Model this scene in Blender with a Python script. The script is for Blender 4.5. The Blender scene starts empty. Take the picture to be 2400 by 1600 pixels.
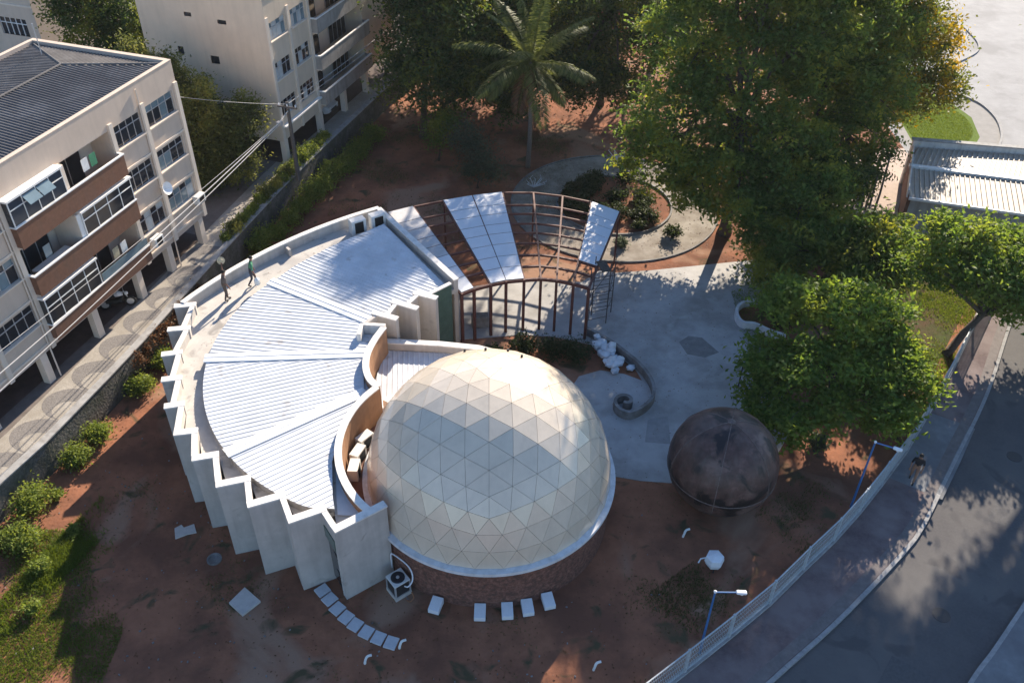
import bpy, bmesh, math, random
import numpy as np
from mathutils import Vector, Matrix, Quaternion
scene = bpy.context.scene
R = math.radians
# ------------------------------------------------------------------ camera, sky, sun, exposure
PITCH, ROLL, CAMH = R(39.0), R(1.0), 30.0
cam_d = bpy.data.cameras.new("camera"); cam = bpy.data.objects.new("camera", cam_d)
scene.collection.objects.link(cam); scene.camera = cam
cam_d.sensor_width = 36; cam_d.lens = 31.5; cam_d.clip_start = 0.5; cam_d.clip_end = 900
fw = Vector((0, math.cos(PITCH), -math.sin(PITCH))); rt0 = Vector((1, 0, 0)); up0 = rt0.cross(fw)
rt = rt0*math.cos(ROLL) + up0*math.sin(ROLL); up = up0*math.cos(ROLL) - rt0*math.sin(ROLL)
cm = Matrix((rt, up, -fw)).transposed().to_4x4(); cm.translation = (0, 0, CAMH); cam.matrix_world = cm

SUN_AZ, SUN_EL = R(68.5), R(26.5)          # azimuth from +X towards +Y
world = bpy.data.worlds.new("World"); scene.world = world; world.use_nodes = True
wn = world.node_tree.nodes; wl = world.node_tree.links; wn.clear()
sky = wn.new('ShaderNodeTexSky'); sky.sky_type = 'NISHITA'; sky.sun_disc = False
sky.sun_elevation = SUN_EL; sky.sun_rotation = R(90) - SUN_AZ; sky.altitude = 200; sky.air_density = 1.0; sky.dust_density = .4; sky.ozone_density = 4.0
bg = wn.new('ShaderNodeBackground'); bg.inputs['Strength'].default_value = 0.095
wo = wn.new('ShaderNodeOutputWorld'); wl.new(sky.outputs[0], bg.inputs[0]); wl.new(bg.outputs[0], wo.inputs[0])
sun_d = bpy.data.lights.new("sun", 'SUN'); sun_d.energy = 4.8; sun_d.angle = R(0.55); sun_d.color = (1.0, 0.87, 0.70)
sun = bpy.data.objects.new("sun", sun_d); scene.collection.objects.link(sun)
sdir = Vector((math.cos(SUN_EL)*math.cos(SUN_AZ), math.cos(SUN_EL)*math.sin(SUN_AZ), math.sin(SUN_EL)))
sun.rotation_euler = sdir.to_track_quat('Z', 'Y').to_euler(); sun.location = (30, 80, 60)
vs = scene.view_settings; vs.view_transform = 'Standard'; vs.look = 'None'; vs.gamma = 1; vs.exposure = 1.35; vs.use_curve_mapping = False

rng = np.random.default_rng(7); random.seed(7)
col = scene.collection
# ------------------------------------------------------------------ materials
def mat(name, c, rough=.8, metal=0., var=.12, scale=3., bump=0., bscale=20., spec=.4, c2=None, c2scale=.6, c2pos=.5, c2w=.12, dirt=0., coat=0.):
    m = bpy.data.materials.new(name); m.use_nodes = True
    n = m.node_tree.nodes; l = m.node_tree.links; b = n['Principled BSDF']
    b.inputs['Roughness'].default_value = rough; b.inputs['Metallic'].default_value = metal
    b.inputs['Specular IOR Level'].default_value = spec; b.inputs['Coat Weight'].default_value = coat
    g = n.new('ShaderNodeNewGeometry')
    nz = n.new('ShaderNodeTexNoise'); nz.inputs['Scale'].default_value = scale; nz.inputs['Detail'].default_value = 6; nz.inputs['Roughness'].default_value = .65
    l.new(g.outputs['Position'], nz.inputs['Vector'])
    r = n.new('ShaderNodeValToRGB'); l.new(nz.outputs[0], r.inputs[0])
    r.color_ramp.elements[0].position = .3; r.color_ramp.elements[1].position = .7
    r.color_ramp.elements[0].color = (*[x*(1-var) for x in c], 1); r.color_ramp.elements[1].color = (*[min(1, x*(1+var)) for x in c], 1)
    out = r.outputs[0]
    if c2 is not None:
        n2 = n.new('ShaderNodeTexNoise'); n2.inputs['Scale'].default_value = c2scale; n2.inputs['Detail'].default_value = 8; n2.inputs['Roughness'].default_value = .62
        l.new(g.outputs['Position'], n2.inputs['Vector'])
        r2 = n.new('ShaderNodeValToRGB'); l.new(n2.outputs[0], r2.inputs[0])
        r2.color_ramp.elements[0].position = c2pos-c2w; r2.color_ramp.elements[1].position = c2pos+c2w
        mx = n.new('ShaderNodeMix'); mx.data_type = 'RGBA'; l.new(r2.outputs[0], mx.inputs[0]); l.new(out, mx.inputs[6]); mx.inputs[7].default_value = (*c2, 1)
        out = mx.outputs[2]
    if dirt:   # streaks of grime running down walls
        mp = n.new('ShaderNodeMapping'); mp.inputs['Scale'].default_value = (2.2, 2.2, .22); l.new(g.outputs['Position'], mp.inputs[0])
        n3 = n.new('ShaderNodeTexNoise'); n3.inputs['Scale'].default_value = 1.6; n3.inputs['Detail'].default_value = 7; l.new(mp.outputs[0], n3.inputs['Vector'])
        r3 = n.new('ShaderNodeValToRGB'); l.new(n3.outputs[0], r3.inputs[0]); r3.color_ramp.elements[0].position = .45; r3.color_ramp.elements[1].position = .75
        mu = n.new('ShaderNodeMath'); mu.operation = 'MULTIPLY'; mu.inputs[1].default_value = dirt; l.new(r3.outputs[0], mu.inputs[0])
        mx = n.new('ShaderNodeMix'); mx.data_type = 'RGBA'; l.new(mu.outputs[0], mx.inputs[0]); l.new(out, mx.inputs[6]); mx.inputs[7].default_value = (.12, .10, .085, 1)
        out = mx.outputs[2]
    l.new(out, b.inputs['Base Color'])
    if bump:
        nb = n.new('ShaderNodeTexNoise'); nb.inputs['Scale'].default_value = bscale; nb.inputs['Detail'].default_value = 5; l.new(g.outputs['Position'], nb.inputs['Vector'])
        bp = n.new('ShaderNodeBump'); bp.inputs['Strength'].default_value = bump; bp.inputs['Distance'].default_value = .05
        l.new(nb.outputs[0], bp.inputs['Height']); l.new(bp.outputs[0], b.inputs['Normal'])
    return m
def leafmat(name, c1, c2, trans=.35, c3=None, c3pos=.62):
    m = bpy.data.materials.new(name); m.use_nodes = True; n = m.node_tree.nodes; l = m.node_tree.links; n.clear()
    o = n.new('ShaderNodeOutputMaterial'); g = n.new('ShaderNodeNewGeometry')
    mx = n.new('ShaderNodeMix'); mx.data_type = 'RGBA'; l.new(g.outputs['Random Per Island'], mx.inputs[0]); mx.inputs[6].default_value = (*c1, 1); mx.inputs[7].default_value = (*c2, 1)
    out = mx.outputs[2]
    if c3:  # brighter clumps: sunlit foliage put into the leaf colour, blossom for leaf_yellow
        nz = n.new('ShaderNodeTexNoise'); nz.inputs['Scale'].default_value = .55; nz.inputs['Detail'].default_value = 3; l.new(g.outputs['Position'], nz.inputs['Vector'])
        r = n.new('ShaderNodeValToRGB'); l.new(nz.outputs[0], r.inputs[0]); r.color_ramp.elements[0].position = c3pos-.06; r.color_ramp.elements[1].position = c3pos+.06
        m2 = n.new('ShaderNodeMix'); m2.data_type = 'RGBA'; l.new(r.outputs[0], m2.inputs[0]); l.new(out, m2.inputs[6]); m2.inputs[7].default_value = (*c3, 1); out = m2.outputs[2]
    p = n.new('ShaderNodeBsdfPrincipled'); p.inputs['Roughness'].default_value = .6; p.inputs['Specular IOR Level'].default_value = .18; l.new(out, p.inputs['Base Color'])
    t = n.new('ShaderNodeBsdfTranslucent'); hs = n.new('ShaderNodeHueSaturation'); hs.inputs['Hue'].default_value = .48; hs.inputs['Saturation'].default_value = 1.15; hs.inputs['Value'].default_value = 1.9
    l.new(out, hs.inputs['Color']); l.new(hs.outputs[0], t.inputs['Color'])
    a = n.new('ShaderNodeMixShader'); a.inputs[0].default_value = trans; l.new(p.outputs[0], a.inputs[1]); l.new(t.outputs[0], a.inputs[2]); l.new(a.outputs[0], o.inputs[0])
    return m
M = {}
def defm(k, *a, **kw): M[k] = mat(k, *a, **kw)
defm('dirt', (.30,.13,.076), .95, var=.16, scale=1.4, bump=.45, bscale=5, c2=(.17,.078,.05), c2scale=.28, c2pos=.50, c2w=.09, spec=.1)
def third_layer(m, c, sc, pos, w, detail=5):
    n = m.node_tree.nodes; l = m.node_tree.links; b = n['Principled BSDF']; src = b.inputs['Base Color'].links[0].from_socket
    g = n.new('ShaderNodeNewGeometry'); nz = n.new('ShaderNodeTexNoise'); nz.inputs['Scale'].default_value = sc; nz.inputs['Detail'].default_value = detail; nz.inputs['Distortion'].default_value = .8; l.new(g.outputs['Position'], nz.inputs['Vector'])
    r = n.new('ShaderNodeValToRGB'); r.color_ramp.elements[0].position = pos-w; r.color_ramp.elements[1].position = pos+w; l.new(nz.outputs[0], r.inputs[0])
    mx = n.new('ShaderNodeMix'); mx.data_type = 'RGBA'; l.new(r.outputs[0], mx.inputs[0]); l.new(src, mx.inputs[6]); mx.inputs[7].default_value = (*c, 1); l.new(mx.outputs[2], b.inputs['Base Color'])
pass
third_layer(M['dirt'], (.31,.185,.125), .19, .59, .05); third_layer(M['dirt'], (.085,.070,.04), .75, .63, .05, 9)
defm('plaza', (.385,.375,.365), .8, var=.14, scale=1.1, bump=.12, bscale=14, c2=(.25,.24,.225), c2scale=.32, c2pos=.56, c2w=.10, spec=.25)
defm('patch', (.15,.14,.13), .9, var=.2, scale=3, spec=.2)
defm('path', (.30,.27,.235), .9, var=.18, scale=2, bump=.15, c2=(.19,.16,.13), c2scale=.7, spec=.2)
defm('asphalt', (.088,.083,.084), .88, var=.13, scale=9, bump=.15, bscale=60, c2=(.12,.114,.11), c2scale=.25, c2pos=.55, spec=.25)
defm('lot', (.27,.27,.275), .85, var=.1, scale=.8, c2=(.20,.20,.205), c2scale=.12, c2pos=.55, c2w=.05, spec=.25)
defm('paving', (.125,.092,.092), .9, var=.2, scale=5, bump=.25, bscale=30, c2=(.20,.16,.155), c2scale=.6, spec=.2)
defm('paving_grey', (.20,.205,.21), .88, var=.14, scale=3, c2=(.15,.15,.158), c2scale=.8, spec=.2)
defm('kerb', (.29,.285,.28), .85, var=.2, scale=4, bump=.2, spec=.2)
defm('terrace', (.17,.145,.13), .92, var=.2, scale=2, spec=.15)
defm('mosaic', (.37,.34,.30), .85, var=.3, scale=16, bump=.3, bscale=30, c2=(.30,.27,.23), c2scale=.9, spec=.2)
defm('mosaic_dark', (.205,.19,.18), .85, var=.35, scale=16, bump=.3, bscale=30, spec=.2)
defm('stone_wall', (.13,.125,.12), .95, var=.45, scale=7, bump=.8, bscale=8, c2=(.07,.075,.06), c2scale=1.3, spec=.15, dirt=.4)
defm('render', (.49,.455,.42), .85, var=.08, scale=1.5, bump=.05, spec=.25, dirt=.22, c2=(.42,.39,.36), c2scale=.8, c2pos=.6)
defm('render_white', (.72,.69,.65), .8, var=.08, scale=2, spec=.3, dirt=.25, c2=(.50,.47,.43), c2scale=2.2, c2pos=.66, c2w=.08)
defm('deck', (.50,.47,.43), .85, var=.12, scale=1.6, c2=(.38,.36,.34), c2scale=.5, c2pos=.6, spec=.25)
defm('tan', (.34,.19,.11), .85, var=.12, scale=3, spec=.2, dirt=.3)
defm('galv', (.57,.595,.63), .5, metal=.0, var=.09, scale=1.2, spec=.4, c2=(.44,.46,.49), c2scale=.7, c2pos=.60, c2w=.14)
defm('flash', (.72,.73,.74), .45, metal=.0, var=.09, scale=7, spec=.5, bump=.12, bscale=6)
defm('dome', (.66,.565,.445), .27, metal=.04, var=.06, scale=.9, spec=.65, coat=.3, c2=(.60,.515,.405), c2scale=.35, c2pos=.58, dirt=.10)
defm('dome_seam', (.46,.40,.32), .6, var=.1, spec=.4)
defm('lip', (.62,.63,.65), .7, var=.1, scale=4, spec=.3, dirt=.25)
defm('drum', (.20,.10,.075), .95, var=.5, scale=9, bump=1.0, bscale=11, c2=(.10,.06,.05), c2scale=5, c2pos=.55, spec=.1)
defm('rust_steel', (.105,.040,.032), .6, var=.25, scale=6, spec=.35)
defm('sheet', (.62,.64,.67), .5, var=.05, scale=1.5, spec=.45)
defm('sheet_worn', (.46,.45,.45), .6, var=.14, scale=3, spec=.4)
defm('scaffold', (.06,.05,.05), .6, var=.3, scale=8)
defm('grey_cem', (.24,.235,.23), .9, var=.2, scale=4, bump=.2, c2=(.14,.13,.12), c2scale=1.4)
defm('white_rock', (.62,.64,.66), .85, var=.12, scale=5, bump=.3, bscale=12)
defm('ball', (.075,.040,.034), .5, var=.6, scale=1.6, bump=.3, bscale=5, spec=.45, c2=(.15,.095,.08), c2scale=.8, c2pos=.60, c2w=.06, dirt=.5)

defm('ball_seam', (.13,.10,.092), .7, var=.4, scale=6)
defm('apt', (.585,.475,.385), .85, var=.06, scale=1.2, spec=.2, dirt=.10)
defm('apt_light', (.70,.60,.50), .85, var=.06, scale=1.2, spec=.2, dirt=.08)
defm('apt2', (.64,.52,.40), .85, var=.07, scale=.8, spec=.2, dirt=.10)
defm('apt2_grey', (.33,.31,.29), .85, var=.15, scale=2, spec=.2, dirt=.4)
defm('brick_band', (.185,.095,.062), .8, var=.16, scale=6, spec=.25, dirt=.25)
defm('white_paint', (.78,.77,.75), .5, var=.05, scale=4, spec=.4)
defm('dark_in', (.05,.045,.045), .9, var=.2)
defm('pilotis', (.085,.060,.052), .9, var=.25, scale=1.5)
defm('roof_dark', (.19,.178,.172), .85, var=.25, scale=2.5, spec=.2, c2=(.13,.122,.12), c2scale=.6)
defm('glass', (.025,.028,.034), .08, var=.1, spec=.6)
defm('glass_blue', (.16,.22,.25), .15, var=.2, scale=1.2, spec=.6)
defm('curtain', (.45,.47,.47), .8, var=.2, scale=2)
defm('green_glass', (.075,.125,.105), .2, var=.15, spec=.6)
defm('frame_dark', (.03,.03,.032), .5)
defm('aluminium', (.55,.55,.56), .4, metal=.5)
defm('black', (.012,.012,.013), .6, var=.2)
defm('rubber', (.02,.02,.02), .8)
defm('blue_post', (.035,.13,.32), .45, var=.15, scale=8, spec=.5)
defm('fence_paint', (.38,.42,.44), .55, var=.2, scale=6, spec=.4)
defm('wire', (.42,.41,.40), .6)
defm('pole', (.10,.09,.085), .9, var=.2, scale=8, dirt=.3)
defm('bark', (.085,.066,.052), .95, var=.35, scale=9, bump=.6, bscale=14)
defm('palm_bark', (.17,.14,.115), .95, var=.3, scale=14, bump=.6, bscale=18)
defm('concrete_slab', (.50,.46,.42), .85, var=.12, scale=4, bump=.1)
defm('paver', (.52,.53,.55), .75, var=.08, scale=6, spec=.3)
defm('white_box', (.72,.73,.75), .5, var=.05, scale=5, spec=.4)
defm('ac_white', (.70,.69,.66), .5, var=.05, scale=5, spec=.4, dirt=.15)
defm('house_wall', (.36,.12,.08), .9, var=.15, scale=2)
defm('house_cream', (.60,.52,.42), .9, var=.1, scale=2, dirt=.2)
defm('metal_roof_beige', (.37,.32,.27), .6, metal=.0, var=.08, scale=1.5, c2=(.42,.375,.325), c2scale=.4, spec=.4)
defm('conc_grey', (.34,.335,.33), .9, var=.15, scale=2, dirt=.45)
defm('brown_wall', (.16,.075,.05), .9, var=.2, scale=3)
defm('skin', (.20,.10,.065), .6, var=.1); defm('skin2', (.26,.14,.09), .6, var=.1)
defm('shirt_green', (.06,.22,.12), .85, var=.12, scale=9); defm('shirt_grey', (.13,.105,.095), .85, var=.15, scale=9); defm('shirt_black', (.018,.016,.018), .85)
defm('trouser_dark', (.045,.045,.06), .85, var=.2); defm('trouser_brown', (.10,.075,.06), .85, var=.2); defm('hair', (.014,.011,.010), .8); defm('shoe', (.03,.025,.022), .7)
defm('straw', (.50,.42,.28), .8, var=.2, scale=9); defm('white_cloth', (.70,.70,.68), .85)
defm('car_white', (.62,.63,.65), .25, var=.03, coat=.6); defm('lamp_glass', (.75,.75,.72), .3)
defm('copper', (.30,.13,.06), .6)
third_layer(M['galv'], (.40,.39,.38), 1.3, .67, .05, 8); third_layer(M['render'], (.36,.33,.30), 1.5, .68, .06, 8); third_layer(M['deck'], (.30,.28,.26), 1.1, .64, .05, 8); third_layer(M['ball'], (.012,.010,.011), .9, .56, .04); third_layer(M['asphalt'], (.08,.076,.077), .5, .62, .03, 8); third_layer(M['plaza'], (.40,.395,.385), .45, .62, .06, 8)
M['grass'] = leafmat('grass', (.075,.12,.022), (.13,.17,.035), .4)
M['grass_dry'] = leafmat('grass_dry', (.07,.085,.03), (.14,.13,.05), .3)
M['leaf_dark'] = leafmat('leaf_dark', (0.030,0.057,0.019), (0.068,0.105,0.030), .42, c3=(.17,.19,.035), c3pos=.58)
M['leaf_mid'] = leafmat('leaf_mid', (0.059,0.105,0.027), (0.119,0.177,0.044), .48, c3=(0.213,0.231,0.044), c3pos=.57)
M['leaf_bright'] = leafmat('leaf_bright', (0.068,0.126,0.029), (0.160,0.227,0.048), .5, c3=(0.188,0.237,0.050), c3pos=.59)
M['leaf_yellow'] = leafmat('leaf_yellow', (0.068,0.095,0.022), (0.135,0.162,0.034), .38, c3=(.40,.30,.025), c3pos=.56)
M['leaf_grey'] = leafmat('leaf_grey', (.05,.07,.045), (.09,.11,.07), .35)
M['leaf_pine'] = leafmat('leaf_pine', (.065,.085,.028), (.14,.155,.05), .42, c3=(.26,.26,.07), c3pos=.58)
M['leaf_bush'] = leafmat('leaf_bush', (.09,.14,.03), (.20,.24,.06), .45)
M['leaf_red'] = leafmat('leaf_red', (.07,.040,.022), (.15,.085,.04), .3)
M['palm_leaf'] = leafmat('palm_leaf', (.065,.085,.026), (.13,.148,.047), .40)
M['leaf_weed'] = leafmat('leaf_weed', (.022,.036,.014), (.05,.065,.025), .3)

# ------------------------------------------------------------------ mesh helpers
OFF = {}
class MB:
    def __init__(s): s.v = []; s.f = []
    def add(s, vs, fs):
        o = len(s.v); s.v += [tuple(map(float, p)) for p in vs]; s.f += [tuple(i+o for i in q) for q in fs]; return s
    def box(s, c, d, rz=0., rx=0., ry=0.):
        m = Matrix.Rotation(rz, 3, 'Z') @ Matrix.Rotation(ry, 3, 'Y') @ Matrix.Rotation(rx, 3, 'X'); c = Vector(c)
        vs = [c + m @ Vector((x*d[0]/2, y*d[1]/2, z*d[2]/2)) for z in (-1, 1) for y in (-1, 1) for x in (-1, 1)]
        return s.add(vs, [(0,2,3,1),(4,5,7,6),(0,1,5,4),(2,6,7,3),(0,4,6,2),(1,3,7,5)])
    def seg(s, p, q, th, z0, z1, side=0.):
        d = Vector((q[0]-p[0], q[1]-p[1])); L = d.length; d /= L; n = Vector((-d.y, d.x))
        a, b = th*(.5+side/2), th*(.5-side/2)
        c = [(p[0]+n.x*a, p[1]+n.y*a), (p[0]-n.x*b, p[1]-n.y*b), (q[0]-n.x*b, q[1]-n.y*b), (q[0]+n.x*a, q[1]+n.y*a)]
        return s.prism(c, z0, z1)
    def prism(s, poly, z0, z1):
        a = sum(poly[i][0]*poly[(i+1) % len(poly)][1]-poly[(i+1) % len(poly)][0]*poly[i][1] for i in range(len(poly)))
        if a < 0: poly = poly[::-1]
        n = len(poly); vs = [(p[0], p[1], z0) for p in poly]+[(p[0], p[1], z1) for p in poly]
        return s.add(vs, [tuple(range(n-1, -1, -1)), tuple(range(n, 2*n))]+[(i, (i+1) % n, n+(i+1) % n, n+i) for i in range(n)])
    def sheet(s, poly, z):
        a = sum(poly[i][0]*poly[(i+1) % len(poly)][1]-poly[(i+1) % len(poly)][0]*poly[i][1] for i in range(len(poly)))
        if a < 0: poly = poly[::-1]
        return s.add([(p[0], p[1], z) for p in poly], [tuple(range(len(poly)))])
    def ribbon_wall(s, pts, th, z0, z1):       # wall of constant thickness along a smooth polyline
        n = len(pts); L = []; Rr = []
        for i, p in enumerate(pts):
            a = pts[max(i-1, 0)]; b = pts[min(i+1, n-1)]; d = Vector((b[0]-a[0], b[1]-a[1])).normalized(); m = Vector((-d.y, d.x))*th/2
            L.append((p[0]+m.x, p[1]+m.y)); Rr.append((p[0]-m.x, p[1]-m.y))
        zz0 = z0 if hasattr(z0, '__len__') else [z0]*n; zz1 = z1 if hasattr(z1, '__len__') else [z1]*n
        vs = []; fs = []
        for i in range(n): vs += [(*L[i], zz0[i]), (*Rr[i], zz0[i]), (*Rr[i], zz1[i]), (*L[i], zz1[i])]
        for i in range(n-1):
            a, b = 4*i, 4*i+4
            fs += [(a+3, a+2, b+2, b+3), (a, b, b+1, a+1), (a+1, b+1, b+2, a+2), (a, a+3, b+3, b)]
        fs += [(0, 1, 2, 3), (4*n-4, 4*n-1, 4*n-2, 4*n-3)]
        return s.add(vs, fs)
    def tube(s, pts, rad, n=6, cap=True):
        pts = [Vector(p) for p in pts]; m = len(pts); rad = rad if hasattr(rad, '__len__') else [rad]*m; vs = []; fs = []
        for i, p in enumerate(pts):
            d = (pts[min(i+1, m-1)]-pts[max(i-1, 0)]).normalized(); a = d.orthogonal().normalized()
            if abs(d.z) < .95: a = d.cross(Vector((0, 0, 1))).normalized()
            else: a = d.cross(Vector((0, 1, 0))).normalized()
            b = d.cross(a)
            for k in range(n):
                t = 2*math.pi*k/n; vs.append(p+(a*math.cos(t)+b*math.sin(t))*rad[i])
        for i in range(m-1):
            for k in range(n): fs.append((i*n+k, (i+1)*n+k, (i+1)*n+(k+1) % n, i*n+(k+1) % n))
        if cap: fs += [tuple(range(n)), tuple(range((m-1)*n+n-1, (m-1)*n-1, -1))]
        return s.add(vs, fs)
    def lathe(s, c, prof, n=24):
        vs = []; fs = []; m = len(prof)
        for r, z in prof:
            for k in range(n): t = 2*math.pi*k/n; vs.append((c[0]+r*math.cos(t), c[1]+r*math.sin(t), c[2]+z))
        for i in range(m-1):
            for k in range(n): fs.append((i*n+k, i*n+(k+1) % n, (i+1)*n+(k+1) % n, (i+1)*n+k))
        fs += [tuple(range(n-1, -1, -1)), tuple(range((m-1)*n, m*n))]
        return s.add(vs, fs)
    def build(s, name, m, parent=None, smooth=False, bevel=0., base=None):
        me = bpy.data.meshes.new(name); v = np.array(s.v, dtype=np.float64)
        if parent is not None: o = np.array(OFF[parent.name])
        else:
            o = np.array(base) if base is not None else np.array([(v[:, 0].min()+v[:, 0].max())/2, (v[:, 1].min()+v[:, 1].max())/2, v[:, 2].min()])
        me.from_pydata((v-o).tolist(), [], s.f)
        me.materials.append(M[m] if isinstance(m, str) else m)
        if smooth: me.polygons.foreach_set('use_smooth', [True]*len(me.polygons))
        ob = bpy.data.objects.new(name, me); col.objects.link(ob); OFF[ob.name] = tuple(o)
        if parent is not None: ob.parent = parent
        else: ob.location = tuple(o)
        if bevel:
            b = ob.modifiers.new('bevel', 'BEVEL'); b.width = bevel; b.segments = 1; b.limit_method = 'ANGLE'; b.angle_limit = R(50)
        return ob
def tag(o, label=None, cat=None, group=None, kind=None):
    if label: o['label'] = label
    if cat: o['category'] = cat
    if group: o['group'] = group
    if kind: o['kind'] = kind
    return o
def thing(name, label, cat, loc, group=None, rz=0.):
    o = bpy.data.objects.new(name, None); o.empty_display_size = .3; col.objects.link(o); o.location = loc; o.rotation_euler = (0, 0, rz)
    OFF[o.name] = (0, 0, 0) if rz else tuple(loc); return tag(o, label, cat, group)
def struct(name, mb, m, **kw): return tag(mb.build(name, m, **kw), kind='structure')
def inst(name, me, parent, loc=(0,0,0), rot=(0,0,0), scale=(1,1,1)):
    o = bpy.data.objects.new(name, me); col.objects.link(o); o.parent = parent; o.location = loc; o.rotation_euler = rot; o.scale = scale; OFF[o.name] = OFF.get(parent.name, (0,0,0)); return o
def meshof(mb, name, m):
    me = bpy.data.meshes.new(name); me.from_pydata(mb.v, [], mb.f); me.materials.append(M[m] if isinstance(m, str) else m); return me
def arc(c, r, a0, a1, n): return [(c[0]+r*math.cos(R(a0+(a1-a0)*i/n)), c[1]+r*math.sin(R(a0+(a1-a0)*i/n))) for i in range(n+1)]
def smoothline(pts, k=6):     # Catmull-Rom
    o = []; n = len(pts)
    for i in range(n-1):
        p0, p1, p2, p3 = [np.array(pts[j], float) for j in (max(i-1, 0), i, i+1, min(i+2, n-1))]
        for t in np.linspace(0, 1, k, endpoint=False):
            o.append(tuple(.5*((2*p1)+(-p0+p2)*t+(2*p0-5*p1+4*p2-p3)*t*t+(-p0+3*p1-3*p2+p3)*t**3)))
    o.append(tuple(map(float, pts[-1]))); return o
def corrugated(mb, poly, rdir, zf, period=.25, h=.021, skin=None):
    """ribbed sheet filling a polygon: trapezoid ribs run along rdir"""
    r = Vector(rdir).normalized(); p = Vector((-r.y, r.x)); P2 = [(Vector(q).dot(r), Vector(q).dot(p)) for q in poly]
    lo = min(b for a, b in P2)+1e-4; hi = max(b for a, b in P2)-1e-4; offs = []
    x = lo
    prof = [(0, 0), (.66, 0), (.74, 1), (.92, 1)]
    while x < hi:
        for f, z in prof:
            if x+f*period < hi: offs.append((x+f*period, z*h))
        x += period
    offs.append((hi, 0)); rows = []
    for q, z in offs:
        xs = []
        for i in range(len(P2)):
            (a0, b0), (a1, b1) = P2[i], P2[(i+1) % len(P2)]
            if (b0-q)*(b1-q) < 0: xs.append(a0+(a1-a0)*(q-b0)/(b1-b0))
        if len(xs) >= 2: rows.append((q, z, min(xs), max(xs)))
    vs = []; fs = []
    for q, z, a, b in rows:
        for t in (a, b):
            X = r*t+p*q; vs.append((X.x, X.y, zf(X.x, X.y)+z))
    for i in range(len(rows)-1): fs.append((2*i, 2*i+1, 2*i+3, 2*i+2))
    return mb.add(vs, fs)

# ------------------------------------------------------------------ setting: ground, terrace, plaza, road
g = MB(); g.sheet([(-170,-40),(170,-40),(170,260),(-170,260)], 0.); struct('ground', g, 'dirt')
EDGE = [(-26.4,9),(-22.6,20.8),(-21.27,25.14),(-20.43,27.4),(-19.25,31.65),(-18.5,34.56),(-17.85,37.5),(-16.95,41.4),(-16.1,45.0),(-14.85,50.0),(-13.1,56.1),(-10.2,65.5),(-5.6,80),(4,112)]
g = MB(); g.prism(EDGE+[(-170,112),(-170,9)], .05, 1.6); struct('terrace', g, 'terrace')
w = MB(); w.ribbon_wall(EDGE, .3, 0, 1.65)
rw = thing('retaining_wall', 'dark weathered stone retaining wall below the patterned walkway', 'wall', (-18.2,36,0)); w.build('wall_face', 'stone_wall', rw)
cp = MB(); cp.ribbon_wall(EDGE, .38, 1.654, 1.72); cp.build('coping', 'conc_grey', rw)
def off_line(pts, d):
    o = []
    for i, p in enumerate(pts):
        a = pts[max(i-1,0)]; b = pts[min(i+1,len(pts)-1)]; t = Vector((b[0]-a[0], b[1]-a[1])).normalized(); o.append((p[0]-t.y*d, p[1]+t.x*d))
    return o
wk = MB(); wk.sheet(off_line(EDGE, .2)[1:-2]+off_line(EDGE, 1.95)[1:-2][::-1], 1.604); walk = struct('walkway', wk, 'mosaic')
# dark stone crescents laid in the walkway
U = Vector((math.cos(R(73)), math.sin(R(73)))); 
for k in range(11):
    s0 = -15 + 2.15*k; base = Vector((-18.55+.2965*0, 36.0)) + U*s0
    # nearest edge x at that y
    ys = [e[1] for e in EDGE]; xs = [e[0] for e in EDGE]; ex = np.interp(base.y, ys, xs)
    c = Vector((ex-.30, base.y)); N = Vector((-U.y, U.x)); pts = []
    mb = MB(); vs = []; nn_ = 14
    for i in range(nn_+1):
        t = math.pi*i/nn_; wob = random.uniform(-.02,.02)
        for p in (c+U*(1.06*math.cos(t)+wob)+N*(1.52*math.sin(t)+.01), c+U*(.62*math.cos(t)-.38)+N*(.74*math.sin(t)+.01)): vs.append((p.x, p.y, 1.608))
    mb.add(vs, [(2*i, 2*i+2, 2*i+3, 2*i+1) for i in range(nn_)]); mb.build('dark_inlay', 'mosaic_dark', walk)

PL = [(4.35,27.6),(5.84,27.3),(7.2,27.2),(8.2,27.7),(9.4,28.1),(10.8,28.3),(12.2,28.8),(13.2,30.4),(13.6,33),(13.2,38.2),(14.6,37.5),(17,39),(17,44),(15.5,45.4),(13.4,45.0),(8.3,43.95),(6.1,43.6),(5.1,43.8),(4,42.6),(0,42.6),(-3.6,41.6),(-4.6,40.0),(-2.75,37.1),(-1.1,37.35),(.57,37.6),(2.2,37.5),(3.95,36.95),(5.2,36.5),(6.35,34.95),(6.62,34.05),(5.76,34.54),(4.55,34.8),(3.43,34.3),(2.3,32.0),(3.6,30.0)]
g = MB(); g.prism(PL, .0, .03); plaza = struct('plaza', g, 'plaza')
mb = MB(); mb.sheet([(8.9,37.2),(9.5,37.75),(10.2,37.6),(10.9,36.4),(10.1,35.95),(9.2,36.2)], .034); mb.build('repair_patch', mat('damp_patch', (.20,.195,.19), .85, var=.2, scale=2.5), plaza)
mb = MB(); mb.sheet([(6.6,31.2),(7.6,31.5),(7.5,29.6),(6.3,29.7)], .034); mb.build('repair_patch', mat('pale_patch', (.27,.265,.26), .85, var=.16, scale=2.5), plaza)
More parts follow.
